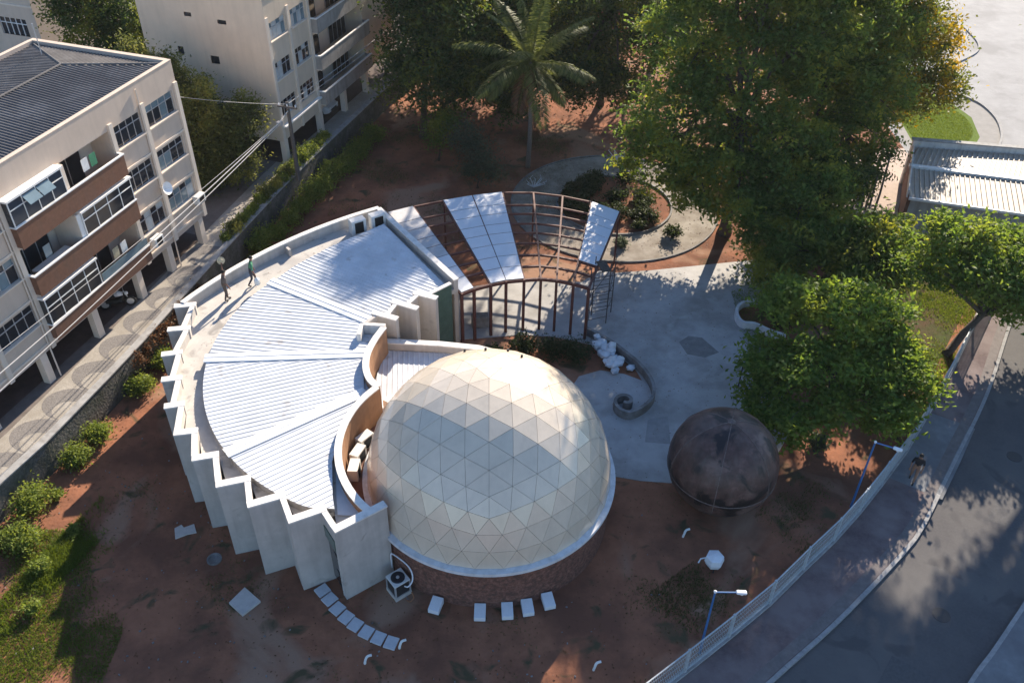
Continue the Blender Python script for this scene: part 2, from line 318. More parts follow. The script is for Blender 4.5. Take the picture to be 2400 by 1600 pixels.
# circular garden path and bed
GC = (6.55, 51.5)
oc = arc(GC, 6.75, 0, 360, 64)[:-1]; ic = arc(GC, 3.75, 0, 360, 64)[:-1]
mb = MB(); n = 64; mb.add([(x, y, .024) for x, y in oc]+[(x, y, .024) for x, y in ic], [(i, (i+1) % n, n+(i+1) % n, n+i) for i in range(n)]); gp = struct('garden_path', mb, 'path')
mb = MB(); mb.ribbon_wall(ic+[ic[0]], .12, .0, .13); mb.build('bed_kerb', 'grey_cem', gp)
mb = MB(); mb.ribbon_wall(oc+[oc[0]], .10, .0, .09); mb.build('path_kerb', 'grey_cem', gp)

FN = [(2.9,15.1),(4.66,16.45),(6.5,17.88),(8.36,19.35),(10.22,20.88),(11.93,22.5),(13.57,24.0),(15.12,25.6),(16.55,27.2),(18.35,29.3),(20.85,32.65),(22.9,35.5),(25.2,38.9),(28.5,43.8)]
KB = [(5.6,14.0),(7.7,15.85),(9.79,17.67),(12.36,19.76),(14.14,21.34),(15.96,23.03),(17.53,24.64),(19.62,27.5),(21.27,29.77),(22.81,31.87),(24.44,34.28),(27.4,39.1),(31.0,44.6),(37,53.5)]
KBs = smoothline(KB, 4); FNi = off_line(FN, .15)
g = MB(); g.prism(off_line(KBs, .17)+FNi[::-1], .0, .12); pav = struct('pavement', g, 'paving')
mb = MB(); mb.sheet([(16.9,27.75),(18.4,29.45),(20.35,32.0),(22.2,30.9),(20.6,28.6),(19.0,26.4)], .124); mb.build('concrete_ramp', 'paving_grey', pav)
mb = MB(); mb.sheet(off_line(KBs, .19)+off_line(KBs, .62)[::-1], .1245); mb.build('kerb_strip', mat('kerb_strip', (.155,.135,.13), .9, var=.2, scale=4), pav)
# kerb stones of the pavement, one by one
acc = 0; kp = smoothline(KB, 14); run = [kp[0]]
for a, b in zip(kp[:-1], kp[1:]):
    run.append(b); acc += math.dist(a, b)
    if acc > .95:
        p, q = Vector(run[0]), Vector(run[-1]); d = (q-p).normalized(); m_ = MB(); m_.seg(p+d*.008, q-d*.008, .16, 0, .128+random.uniform(-.004, .006), 1.0)
        m_.build('kerb_stone', 'kerb', pav); acc = 0; run = [b]
g = MB(); g.sheet(KBs+[(60,80),(60,10),(20,2),(4,10)], .004); struct('road', g, 'asphalt')
K2 = smoothline([(13.2,13.6),(16.7,17.5),(18.2,18.95),(19.4,20.15),(20.7,21.5),(23,24.2),(26,28.6)], 5)
g = MB(); g.prism(K2+[(34,26),(30,8)], 0, .13); is_ = struct('far_pavement', g, 'paving_grey')
mb = MB(); mb.ribbon_wall(K2, .16, 0, .142); mb.build('kerb', 'kerb', is_)
# light concrete yard at the back right
LOT = [(28.5,59.5),(28.5,76),(30,100),(40,140),(140,140),(140,50),(60,44),(37,53)]
g = MB(); g.sheet(LOT, .008); lot = struct('yard', g, 'lot')
g = MB(); g.sheet([(29,60),(35.4,60.4),(36.6,62.6),(37.4,65.5),(37.3,68.2),(36.4,69.9),(33,72),(29,72)], .0095); g.build('yard_pavement', mat('yard_pave', (.235,.225,.215), .9, var=.12, scale=1.5), lot)
g = MB(); g.sheet([(33,73),(38.0,76.4),(41.2,79.3),(42.4,82),(42.6,86.4),(36,90)], .0095); g.build('yard_pavement', 'lot', lot)
mb = MB(); mb.ribbon_wall(smoothline([(35.4,60.4),(36.6,62.6),(37.4,65.5),(37.3,68.2),(36.4,69.9)], 6), .16, 0, .13); mb.build('kerb', 'kerb', lot)
mb = MB(); mb.ribbon_wall(smoothline([(38.0,76.4),(41.2,79.3),(42.4,82),(42.6,86.4)], 6), .16, 0, .13); mb.build('kerb', 'kerb', lot)
mb = MB(); mb.sheet([(20.0,44.6),(23.9,48.4),(27.4,56.5),(30.5,60.5),(24,60),(19.5,52)], .006); struct('pink_yard', mb, mat('pink_paving', (.42,.33,.28), .9, var=.12, scale=2))
g = MB(); g.sheet([(29.5,61.5),(33.6,60.4),(34.9,62.4),(35.6,65.8),(34.9,69.0),(33.2,70.2),(30,68)], .012); struct('lawn', g, mat('lawn_soil', (.10,.15,.022), .95, var=.25, scale=6, bump=.4, bscale=25, spec=.1))

# ------------------------------------------------------------------ fan-shaped building
obs = thing('fan_building', 'fan-shaped pale building with ribbed metal roof and stepped fin walls beside the dome', 'building', (-10.5,31,0))
CO = (4.51, 24.4)
def ang(p, c=CO): return math.degrees(math.atan2(p[1]-c[1], p[0]-c[0]))
OUT = arc(CO, 22.87-.12, ang((-7.67,43.78)), ang((-15.97,34.52)), 16)
mb = MB(); mb.ribbon_wall(OUT, .22, 0, 4.08); mb.build('curved_wall', 'render', obs)
mb = MB(); mb.ribbon_wall(OUT, .28, 4.083, 4.15); mb.build('coping', 'render_white', obs)
FINS = [((-16.2,34.25),(-15.25,34.44),.62),((-15.95,32.45),(-15.0,32.62),.66),((-15.67,30.66),(-14.85,30.86),.62),((-15.14,28.97),(-14.35,29.14),.5),((-14.5,27.3),(-13.75,27.5),.4),((-13.62,25.75),(-12.75,25.92),.08),((-12.49,24.37),(-11.55,24.62),.05),((-11.19,23.03),(-10.0,23.4),.05),((-9.76,22.06),(-8.5,22.6),.05),((-8.1,21.35),(-6.85,21.98),.05)]
FW = ((-6.36,20.94),(-4.66,22.2))
def fin(p, q, z1=4.1, th=.27):
    f_ = MB(); f_.seg(p, q, th, 0, z1-.07); o = f_.build('fin_wall', 'render', obs)
    f_ = MB(); d = (Vector(q)-Vector(p)).normalized()*.03; f_.seg(Vector(p)-d, Vector(q)+d, th+.06, z1-.067, z1); f_.build('coping', 'render_white', o)
    return o
for k, (a, b, t) in enumerate(FINS):
    fin(a, b)
    nx = FINS[k+1] if k+1 < len(FINS) else (FW[0], FW[1], .03)
    e = Vector(nx[0]).lerp(Vector(nx[1]), nx[2]); s_ = Vector(b); d = (e-s_).normalized()
    s_ = s_ - Vector(((Vector(b)-Vector(a)).normalized()))*.1 + d*.06
    m_ = MB()
    if k < 9:
        m_.seg(s_, e-d*.105, .18, 0, 4.02); rw_ = m_.build('return_wall', 'render', obs)
    else:   # the last recess holds a tall window
        m_.seg(s_, e-d*.105, .16, 3.35, 4.02); rw_ = m_.build('return_wall', 'render', obs)
        m_ = MB(); m_.seg(s_, e-d*.105, .06, .25, 3.35); wg = m_.build('window', 'glass', obs)
        fr = MB(); 
        for i in range(5):
            q = s_.lerp(e-d*.12, .02+.96*i/4); fr.box((q.x, q.y, 1.8), (.05,.05,3.1), math.atan2(d.y, d.x))
        for z in (.27,1.1,2.2,3.3): 
            mq = (s_+e)/2; fr.box((mq.x, mq.y, z), ((e-s_).length-.2,.07,.05), math.atan2(d.y, d.x))
        fr.build('window_frame', 'frame_dark', wg)
        gg = MB(); gg.seg(s_-Vector((-d.y, d.x))*.1, e-d*.105-Vector((-d.y, d.x))*.1, .03, 2.75, 3.34); gg.build('transom', 'green_glass', wg)
    m_ = MB(); m_.seg(s_, e-d*.13, .22, 4.023, 4.09); m_.build('coping', 'render_white', rw_)
fin(*FW, z1=4.12, th=.28)
# side wall and the stepped court side
SW = ((-7.75,43.85),(-2.86,36.80)); fin((-7.58,43.55), SW[1], z1=4.16, th=.24)
CF = [((-4.85,35.72),(-3.72,35.28)),((-5.85,34.97),(-4.58,34.42)),((-6.66,34.06),(-5.46,33.58))]
prev = Vector((-3.02,36.68))
for k, (a, b) in enumerate(CF):
    fin(a, b)
    e = Vector(a).lerp(Vector(b), .52 if k == 0 else .55); m_ = MB(); d = (e-prev).normalized()
    m_.seg(prev+d*.14, e-d*.11, .14, 0, 4.02); o = m_.build('return_wall', 'green_glass' if k == 0 else 'render', obs)
    m_ = MB(); m_.seg(prev+d*.14, e-d*.14, .2, 4.023, 4.085); m_.build('coping', 'render_white', o); prev = Vector(a)+(Vector(b)-Vector(a)).normalized()*.25
m_ = MB(); m_.seg(prev+Vector((-.05,-.1)), (-6.95,33.2), .16, 0, 4.05); m_.build('return_wall', 'render', obs)
BOX = [((-7.12,32.35),(-7.05,33.14)),((-7.14,33.05),(-5.9,33.02))]
m_ = MB(); m_.ribbon_wall([(-7.1,32.3),(-7.05,33.05),(-6.5,33.06),(-5.95,33.02)], .2, 3.3, 4.13); m_.build('box_parapet', 'render_white', obs)
S1 = smoothline([(-6.0,32.9),(-6.3,32.0),(-6.5,31.0),(-6.46,30.1),(-6.2,29.3),(-5.75,28.72)], 6)
m_ = MB(); m_.ribbon_wall(S1, .24, 0, 4.04); c1 = m_.build('court_wall', 'tan', obs); m_ = MB(); m_.ribbon_wall(S1, .3, 4.043, 4.11); m_.build('coping', 'render_white', c1)
AC = (-1.93,25.61); A1 = arc(AC, 4.97, 141.0, 228.5, 22)
m_ = MB(); m_.ribbon_wall(A1, .22, 0, 4.03); c1 = m_.build('inner_wall', 'tan', obs); m_ = MB(); m_.ribbon_wall(A1, .30, 4.033, 4.10); m_.build('coping', 'render_white', c1)
# deck
ret = []
for k, (a, b, t) in enumerate(FINS): ret += [tuple(Vector(a).lerp(Vector(b), max(t, .3))), b]
deck = OUT + ret + [FW[0], tuple(Vector(FW[0]).lerp(Vector(FW[1]), .6))] + A1[::-1] + [tuple(p) for p in S1[::-1]][1:] + [(-6.9,33.1),(-6.66,34.06),(-5.85,34.97),(-4.85,35.72),(-2.95,36.75)]
m_ = MB(); m_.prism(deck, 3.28, 3.55); m_.build('roof_deck', 'deck', obs)
# ribbed roof in four sectors
CR = (-3.72, 31.3)
def zr(x, y): return 3.64+.036*max(0, math.hypot(x-CR[0], y-CR[1])-2.5)
oa = lambda a0, a1, n=12: arc(CR, 9.95, a0, a1, n)
S1a, S1b = (-12.08,36.6), (-6.87,33.85); S2a, S2b = (-13.68,30.62), (-6.62,31.45); S3a, S3b = (-11.25,24.85), (-6.36,28.83)
aa = lambda p: math.degrees(math.atan2(p[1]-CR[1], p[0]-CR[0])) % 360
sec = [([(-7.15,42.2),(-9.75,39.85),(-11.2,38.1),S1a,S1b,(-5.95,34.55),(-4.9,35.45),(-3.2,36.55)], Vector(S1b)-Vector(S1a)),
       ([S1a]+oa(aa(S1a), aa(S2a))[1:-1]+[S2a,S2b,(-6.62,32.3),(-7.2,32.4),(-7.2,33.3),S1b], (Vector(S1b)-Vector(S1a)).normalized()*.35+(Vector(S2b)-Vector(S2a)).normalized()*.65),
       ([S2a]+oa(aa(S2a), aa(S3a))[1:-1]+[S3a,S3b,(-6.52,29.6),(-6.66,30.6),S2b], (Vector(S2b)-Vector(S2a)).normalized()*.48+(Vector(S3b)-Vector(S3a)).normalized()*.52),
       ([S3a]+oa(aa(S3a), aa((-7.5,22.12)))[1:-1]+[(-7.5,22.12),(-6.55,22.1),(-6.72,22.7),(-7.06,24.6),(-6.98,26.5),S3b], Vector(S3b)-Vector(S3a))]
for poly, rd in sec:
    m_ = MB(); corrugated(m_, poly, rd, zr); m_.build('ribbed_roof', 'galv', obs)
    m_ = MB(); vs = [(x, y, zr(x, y)-.005) for x, y in poly]; n = len(vs); m_.add(vs+[(x, y, 3.553) for x, y in poly], [(i, (i+1) % n, n+(i+1) % n, n+i) for i in range(n)]); m_.build('roof_upstand', 'conc_grey', obs)
for a, b in ((S1a,S1b),(S2a,S2b),(S3a,S3b)):
    a, b = Vector(a), Vector(b); d = (b-a).normalized(); nn = Vector((-d.y, d.x)); m_ = MB()
    pr = [(-.30,.02),(-.28,.055),(-.05,.075),(0,.10),(.05,.075),(.28,.055),(.30,.02)]; vs = []; fs = []
    for t in np.linspace(-.1, (b-a).length+.05, 9):
        for q, z in pr: X = a+d*t+nn*q; vs.append((X.x, X.y, zr(X.x, X.y)+z))
    for i in range(8):
        for j in range(6): fs.append((i*7+j, (i+1)*7+j, (i+1)*7+j+1, i*7+j+1))
    m_.add(vs, fs); m_.build('ridge_flashing', 'flash', obs)
# gutter along the inner wall, and along the S wall
gi = [(-6.45,22.05),(-6.6,22.7),(-6.95,24.6),(-6.88,26.5),(-6.36,28.6)]
m_ = MB(); m_.sheet(gi+arc(AC, 5.0, 142, 226, 14), 3.60); m_.build('gutter', 'galv', obs)
m_ = MB(); m_.sheet([(-6.36,28.9),(-6.45,29.6),(-6.58,30.6),(-6.56,31.4),(-6.5,32.3),(-7.0,32.4),(-7.0,32.95),(-6.05,32.9)]+[tuple(p) for p in S1[4:-3]], 3.60); m_.build('gutter', 'galv', obs)
m_ = MB(); m_.box((-6.62,21.78,3.75), (.22,.2,.34), R(36)); m_.build('roof_outlet', 'black', obs)
m_ = MB(); m_.seg((-12.2,40.0),(-11.75,39.45), .14, 3.553, 3.98); m_.build('parapet_buttress', 'render', obs)
# low link between court wall and dome
m_ = MB(); m_.ribbon_wall([(-6.05,33.24),(-3.4,33.1),(-1.6,32.86),(.2,32.2)], .26, 0, 2.93); lw = m_.build('link_wall', 'render', obs); m_ = MB(); m_.ribbon_wall([(-6.05,33.24),(-3.4,33.1),(-1.6,32.86),(.2,32.2)], .34, 2.933, 3.0); m_.build('coping', 'render_white', lw)
lr = [(-6.1,33.05),(-3.3,32.94),(-1.4,32.68),(-.2,32.15),(-.9,30.5),(-3.4,29.9),(-4.6,29.0),(-5.3,28.3),(-5.62,28.75),(-6.05,29.3),(-6.3,30.1),(-6.32,31.0),(-6.14,32.0)]
m_ = MB(); corrugated(m_, lr, (.10,-1), lambda x, y: 2.42+.03*(y-29), period=.24); m_.build('link_roof', 'galv', obs)
m_ = MB(); m_.prism(arc(AC, 4.86, 142, 226, 16)+[(-3.2,22.1),(-4.2,25.6),(-3.2,29.0)], 1.9, 2.2); m_.build('service_ledge', 'brown_wall', obs)

# ------------------------------------------------------------------ planetarium dome
DC = Vector((-.85, 25.62, 2.40)); DR = 5.04
pla = thing('planetarium', 'beige geodesic dome of triangular panels on a round brick drum', 'planetarium', (DC.x, DC.y, 0))
m_ = MB(); m_.lathe((DC.x, DC.y, 0), [(5.06,0),(5.06,2.22)], 96); m_.build('drum', 'drum', pla, smooth=False)
m_ = MB(); n = 96; vs = []
for r_, z in [(5.02,2.2),(5.24,2.2),(5.24,2.36),(5.0,2.40)]: vs += [(DC.x+r_*math.cos(2*math.pi*k/n), DC.y+r_*math.sin(2*math.pi*k/n), z) for k in range(n)]
m_.add(vs, [(j*n+k, j*n+(k+1) % n, (j+1)*n+(k+1) % n, (j+1)*n+k) for j in range(3) for k in range(n)]); m_.build('ring_beam', 'lip', pla)
phi = (1+5**.5)/2
ico = [Vector(v).normalized() for v in [(-1,phi,0),(1,phi,0),(-1,-phi,0),(1,-phi,0),(0,-1,phi),(0,1,phi),(0,-1,-phi),(0,1,-phi),(phi,0,-1),(phi,0,1),(-phi,0,-1),(-phi,0,1)]]
icf = [(0,11,5),(0,5,1),(0,1,7),(0,7,10),(0,10,11),(1,5,9),(5,11,4),(11,10,2),(10,7,6),(7,1,8),(3,9,4),(3,4,2),(3,2,6),(3,6,8),(3,8,9),(4,9,5),(2,4,11),(6,2,10),(8,6,7),(9,8,1)]
rotm = Quaternion((0,0,1), R(24)).to_matrix() @ ico[0].rotation_difference(Vector((0,0,1))).to_matrix(); ico = [rotm @ v for v in ico]
F = 6; tris = []
for a, b, c_ in icf:
    A_, B_, C_ = ico[a], ico[b], ico[c_]
    pt = lambda i, j: (A_*(F-i-j)+B_*i+C_*j).normalized()
    for i in range(F):
        for j in range(F-i):
            tris.append((pt(i,j), pt(i+1,j), pt(i,j+1)))
            if i+j < F-1: tris.append((pt(i+1,j), pt(i+1,j+1), pt(i,j+1)))
tris = [t for t in tris if sum(v.z for v in t)/3 > -.02]
camp = Vector((0,0,30))
def shown(t):
    c_ = DC+(t[0]+t[1]+t[2])/3*DR; nrm = (t[0]+t[1]+t[2]).normalized(); vw = (camp-c_).normalized(); return nrm.dot(vw)
tris.sort(key=shown, reverse=True); rest = MB()
def panel(mb, t):
    P3 = [v*DR*1.0 for v in t]; c_ = (P3[0]+P3[1]+P3[2])/3; nrm = c_.normalized()
    q = [Vector((p.x, p.y, max(p.z, 0.0))) for p in P3]
    for i in range(3): q[i] = q[i]+(c_-q[i]).normalized()*.012
    top = [DC+p for p in q]; bot = [DC+p*.992 for p in q]
    mb.add(top+bot, [(0,1,2),(0,3,4,1),(1,4,5,2),(2,5,3,0)])
for i, t in enumerate(tris):
    if (t[1]-t[0]).cross(t[2]-t[0]).dot(t[0]) < 0: t = (t[0], t[2], t[1])
    if i < 290: m_ = MB(); panel(m_, t); m_.build('panel', 'dome', pla)
    else: panel(rest, t)
tag(rest.build('panel', 'dome', pla), kind='stuff')
m_ = MB(); prof = [(DR*.988*math.cos(R(a)), DR*.988*math.sin(R(a))) for a in np.linspace(0, 89, 26)]; m_.lathe(tuple(DC), prof, 72); m_.build('frame_shell', 'dome_seam', pla, smooth=True)
for th_, ph_ in ((58,62),(75,58),(95,60),(112,55)):
    q = DC+Vector((math.cos(R(th_))*math.cos(R(ph_)), math.sin(R(th_))*math.cos(R(ph_)), math.sin(R(ph_))))*DR; m_ = MB(); m_.lathe(tuple(q), [(.05,-.05),(.05,.08),(.03,.1)], 8); m_.build('node_cap', 'frame_dark', pla)

# ------------------------------------------------------------------ pergola
per = thing('pergola', 'rust red steel pergola fanning out with some pale roof sheets', 'pergola', (1.2,41,0))
FR = [(-2.59,36.66),(-1.98,37.1),(-1.14,37.51),(-.36,37.82),(.57,38.0),(1.44,38.12),(2.25,38.0),(3.11,37.73),(3.88,37.37)]
BK = [(-7.25,44.35),(-5.85,45.1),(-4.18,45.82),(-2.49,46.44),(-.73,46.92),(1.12,46.98),(2.85,46.63),(4.51,45.99),(6.08,44.87)]
TS = [0,.13,.25,.38,.5,.61,.73,.84,1]
def pp(k, t): return Vector(FR[k]).lerp(Vector(BK[k]), t)
for k in range(9):
    m_ = MB(); a, b = pp(k,-.012), pp(k,1.0); m_.seg(a, b, .10, 3.25, 3.40); m_.build('rafter', 'rust_steel', per)
    m_ = MB(); m_.box((*FR[k],1.64), (.14,.14,3.255), math.atan2(BK[k][1]-FR[k][1], BK[k][0]-FR[k][0])); m_.build('post', 'rust_steel', per)
    b = pp(k,.97); m_ = MB(); m_.box((*b,1.63), (.10,.10,3.26)); m_.build('post', 'rust_steel', per)
for j, t in enumerate(TS):
    for k in range(8):
        a, b = pp(k,t), pp(k+1,t); d = (b-a).normalized(); m_ = MB(); th_ = .11 if j < 3 else .08
        m_.seg(a+d*.04, b-d*.04, th_, 3.28 if j else 3.22, 3.392); m_.build('purlin', 'rust_steel', per)
for bay, j0 in ((0,0),(2,0),(3,0),(7,2)):
    for j in range(j0, 8):
        q = [pp(bay,TS[j]+.004).lerp(pp(bay+1,TS[j]+.004), .02), pp(bay,TS[j]+.004).lerp(pp(bay+1,TS[j]+.004), .98), pp(bay,TS[j+1]-.002).lerp(pp(bay+1,TS[j+1]-.002), .98), pp(bay,TS[j+1]-.002).lerp(pp(bay+1,TS[j+1]-.002), .02)]
        m_ = MB(); m_.prism([(p.x, p.y) for p in q], 3.405+random.uniform(0,.008), 3.43); m_.build('roof_sheet', 'sheet_worn' if bay == 0 and j > 2 else 'sheet', per)
# low service unit and steps left under the pergola, scaffold tower
sc = thing('scaffold_tower', 'dark steel scaffold tower leaning at the end of the pergola', 'scaffold', (4.6,38.9,0))
SP = [(4.05,38.35),(5.1,38.75),(4.35,39.45),(5.45,39.75)]
for p in SP:
    m_ = MB(); m_.tube([(*p,0),(*p,3.9)], .028, 6); m_.build('upright', 'scaffold', sc)
for z in (.5,1.0,1.5,2.0,2.5,3.0,3.5):
    for a, b in ((0,1),(2,3),(0,2),(1,3)):
        if (a, b) in ((0,2),(1,3)) and z not in (1.0,2.0,3.0): continue
        m_ = MB(); m_.tube([(*SP[a],z),(*SP[b],z)], .018, 5); m_.build('rung', 'scaffold', sc)
for a, b, z0_, z1_ in ((0,2,0.2,1.8),(1,3,1.8,3.4),(0,1,2.0,3.6)):
    m_ = MB(); m_.tube([(*SP[a],z0_),(*SP[b],z1_)], .016, 5); m_.build('brace', 'scaffold', sc)
m_ = MB(); m_.box((4.75,39.1,3.53), (.5,1.0,.04), R(15)); m_.build('platform_board', 'bark', sc)
m_ = MB(); m_.box((-1.75,38.35,.38), (.9,.5,.7), R(10)); tag(m_.build('concrete_bench_block', 'grey_cem', bevel=.02), 'grey concrete block standing between the pergola posts', 'block')

# ------------------------------------------------------------------ curled garden wall and white stones
SPW = smoothline([(3.9,37.75),(4.31,37.46),(5.2,36.63),(5.83,35.85),(6.43,35.01),(6.83,34.18),(7.04,33.37),(6.98,32.57),(6.65,31.96),(6.2,31.53),(5.66,31.26),(5.22,31.5),(5.06,31.95),(5.2,32.3),(5.53,32.45),(5.8,32.3),(5.84,32.05),(5.66,31.9),(5.46,31.97)], 5)
m_ = MB(); m_.ribbon_wall(SPW, .17, 0, .52); tag(m_.build('curled_wall', 'grey_cem'), 'low grey wall ending in a spiral curl on the concrete plaza', 'wall')
for k in range(40):
    t = random.random(); c_ = Vector((4.45,37.0)).lerp(Vector((6.05,34.75)), t)+Vector((random.uniform(-.45,.2), random.uniform(-.3,.25)))
    if t > .55: c_ += Vector((random.uniform(-.55,.1), random.uniform(-.1,.35)))
    bm = bmesh.new(); bmesh.ops.create_icosphere(bm, subdivisions=1, radius=random.uniform(.17,.30))
    s3 = (random.uniform(.8,1.3), random.uniform(.8,1.2), random.uniform(.6,.9))
    for v in bm.verts: v.co = Vector((v.co.x*s3[0], v.co.y*s3[1], v.co.z*s3[2]))*random.uniform(.85,1.15)
    zmin = min(v.co.z for v in bm.verts); me = bpy.data.meshes.new('white_stone')
    for v in bm.verts: v.co.z -= zmin
    bm.to_mesh(me); bm.free(); me.materials.append(M['white_rock'])
    o = bpy.data.objects.new('white_stone', me); col.objects.link(o); o.location = (c_.x, c_.y, random.choice((0,0,.16,.22))); o.rotation_euler = (0, 0, random.uniform(0,6))
    tag(o, 'white painted rock heaped inside the curled grey wall', 'rock', 'white rocks inside the curled wall')
# white planter kerb on the right of the plaza
PLN = smoothline([(14.6,37.5),(13.86,37.85),(13.14,38.45),(12.55,38.55),(12.33,39.05),(12.42,39.8),(12.9,40.4),(13.6,40.6)], 5)
m_ = MB(); m_.ribbon_wall(PLN, .16, 0, .45); tag(m_.build('planter_wall', 'lip'), 'curved white planter wall half hidden by the tree', 'planter')
m_ = MB(); m_.sheet([(p[0]+.12, p[1]+.05) for p in PLN]+[(17,41),(17,37.2)], .05); struct('planter_soil', m_, 'dirt')

# ------------------------------------------------------------------ big dark ball
BC = Vector((9.03,26.44,2.25)); BR = 2.31
ball = thing('ball_sculpture', 'huge dark brown sphere with seams resting on the ground', 'sphere', (BC.x, BC.y, 0))
m_ = MB(); prof = [(BR*math.cos(R(a)), BR*math.sin(R(a))) for a in np.linspace(-89.5, 89.5, 40)]; m_.lathe(tuple(BC), prof, 64); m_.build('shell', 'ball', ball, smooth=True)
for a in range(0, 360, 60):
    m_ = MB(); m_.tube([BC+Vector((math.cos(R(a+12))*math.cos(R(e)), math.sin(R(a+12))*math.cos(R(e)), math.sin(R(e))))*(BR+.004) for e in np.linspace(-70, 88, 22)], .022, 5); m_.build('seam', 'ball_seam', ball)
for lat in (-8,):
    m_ = MB(); m_.tube([BC+Vector((math.cos(t)*math.cos(R(lat)), math.sin(t)*math.cos(R(lat)), math.sin(R(lat))))*(BR+.004) for t in np.linspace(0, 2*math.pi, 49)], .025, 5); m_.build('seam', 'ball_seam', ball)
m_ = MB(); m_.lathe((BC.x, BC.y, BC.z+BR-.02), [(.16,0),(.16,.06),(.05,.10)], 12); m_.build('top_cap', 'ball_seam', ball)

# ------------------------------------------------------------------ apartment blocks
u3 = Vector((math.cos(R(72.5)), math.sin(R(72.5)), 0)); n3 = Vector((u3.y, -u3.x, 0))
class Fac:
    def __init__(s, Q): s.Q = Vector(Q)
    def p(s, a, o, z): return s.Q+u3*a+n3*o+Vector((0,0,z))
    def box(s, mb, a0, a1, o0, o1, z0, z1):
        vs = [s.p(a, o, z) for z in (z0, z1) for o in (o0, o1) for a in (a0, a1)]
        return mb.add(vs, [(0,1,3,2),(4,6,7,5),(0,4,5,1),(2,3,7,6),(0,2,6,4),(1,5,7,3)])
    def holed(s, mb, a0, a1, z0, z1, holes, dep, o=0.):
        A = sorted({a0, a1, *[h[0] for h in holes], *[h[1] for h in holes]}); Z = sorted({z0, z1, *[h[2] for h in holes], *[h[3] for h in holes]})
        for i in range(len(A)-1):
            for j in range(len(Z)-1):
                ca, cz = (A[i]+A[i+1])/2, (Z[j]+Z[j+1])/2
                if any(h[0] < ca < h[1] and h[2] < cz < h[3] for h in holes): continue
                mb.add([s.p(A[i],o,Z[j]), s.p(A[i+1],o,Z[j]), s.p(A[i+1],o,Z[j+1]), s.p(A[i],o,Z[j+1])], [(0,1,2,3)])
        for h in holes:
            q = [(h[0],h[2]),(h[1],h[2]),(h[1],h[3]),(h[0],h[3])]
            for i in range(4):
                (a, z), (b, w_) = q[i], q[(i+1) % 4]; d_ = h[4] if len(h) > 4 else dep
                mb.add([s.p(a,o,z), s.p(a,o-d_,z), s.p(b,o-d_,w_), s.p(b,o,w_)], [(0,1,2,3)])
    def window(s, root, a0, a1, z0, z1, o=-.1, cols=4, split=.68, kinds=('glass',), fm='aluminium', sill=True):
        fr = MB(); t = .035; w_ = a1-a0
        for i in range(cols+1):
            x = a0+w_*i/cols; s.box(fr, x-t/2+(t/2 if i == 0 else -t/2 if i == cols else 0), x+t/2+(t/2 if i == 0 else -t/2 if i == cols else 0), o-.02, o+.03, z0, z1)
        zs = [z0, z0+(z1-z0)*split, z1] if split else [z0, z1]
        for z in zs: s.box(fr, a0+.001, a1-.001, o-.021, o+.036, z-.02 if z > z0 else z0, z+.02 if z < z1 else z1)
        f_ = fr.build('window', fm, root)
        for i in range(cols):
            for j in range(len(zs)-1):
                m_ = MB(); s.box(m_, a0+w_*i/cols+.015, a0+w_*(i+1)/cols-.015, o-.012, o+.004, zs[j]+.015, zs[j+1]-.015); m_.build('pane', random.choice(kinds), f_)
        if sill: m_ = MB(); s.box(m_, a0-.08, a1+.08, -.08, .10, z0-.07, z0-.004); m_.build('sill', 'apt_light', f_)
        return f_
b1 = thing('apartment_block', 'cream apartment block with brick-brown balcony bands and dark ribbed roof', 'apartment building', (-19.46,38.35,1.6))
f1 = Fac((-19.463,38.353,0)); TOPS = [10.8,8.32,5.85]; FLO = [8.62,6.14,3.66]
holes = []
WIN = [(3.45,5.68),(.98,3.0),(-8.95,-6.75),(-11.6,-9.4),(-14.6,-12.4)]
for zt in TOPS: holes += [(a, b, zt-1.13, zt) for a, b in WIN]
for fl in FLO: holes.append((-6.3,.62,fl,fl+2.22,1.25))
m_ = MB(); f1.holed(m_, -18, 6.15, 3.2, 12.2, holes, .22)
# end walls, back, soffit, parapet inside
for a in (-18, 6.15): m_.add([f1.p(a,0,3.2), f1.p(a,-8.5,3.2), f1.p(a,-8.5,12.2), f1.p(a,0,12.2)], [(0,1,2,3)])
m_.add([f1.p(-18,-8.5,3.2), f1.p(6.15,-8.5,3.2), f1.p(6.15,-8.5,12.2), f1.p(-18,-8.5,12.2)], [(0,1,2,3)])
m_.add([f1.p(-18,0,3.2), f1.p(6.15,0,3.2), f1.p(6.15,-8.5,3.2), f1.p(-18,-8.5,3.2)], [(0,1,2,3)])
m_.build('wall', 'apt', b1)
m_ = MB(); f1.box(m_, -18, 6.14, -.22, .02, 12.204, 12.24); f1.box(m_, 5.9, 6.17, -8.5, -.221, 12.203, 12.238); f1.box(m_, -18, 5.899, -8.52, -8.28, 12.204, 12.24); m_.build('parapet_cap', 'apt', b1)
m_ = MB(); f1.box(m_, -18, 5.9, -.22, -.004, 10.8, 12.2); m_.build('parapet', 'apt', b1)
m_ = MB(); f1.box(m_, 5.9, 6.146, -8.496, -.004, 10.8, 12.198); m_.build('parapet', 'apt', b1)
m_ = MB(); f1.box(m_, -18, 5.9, -8.496, -8.28, 10.8, 12.2); m_.build('parapet', 'apt', b1)
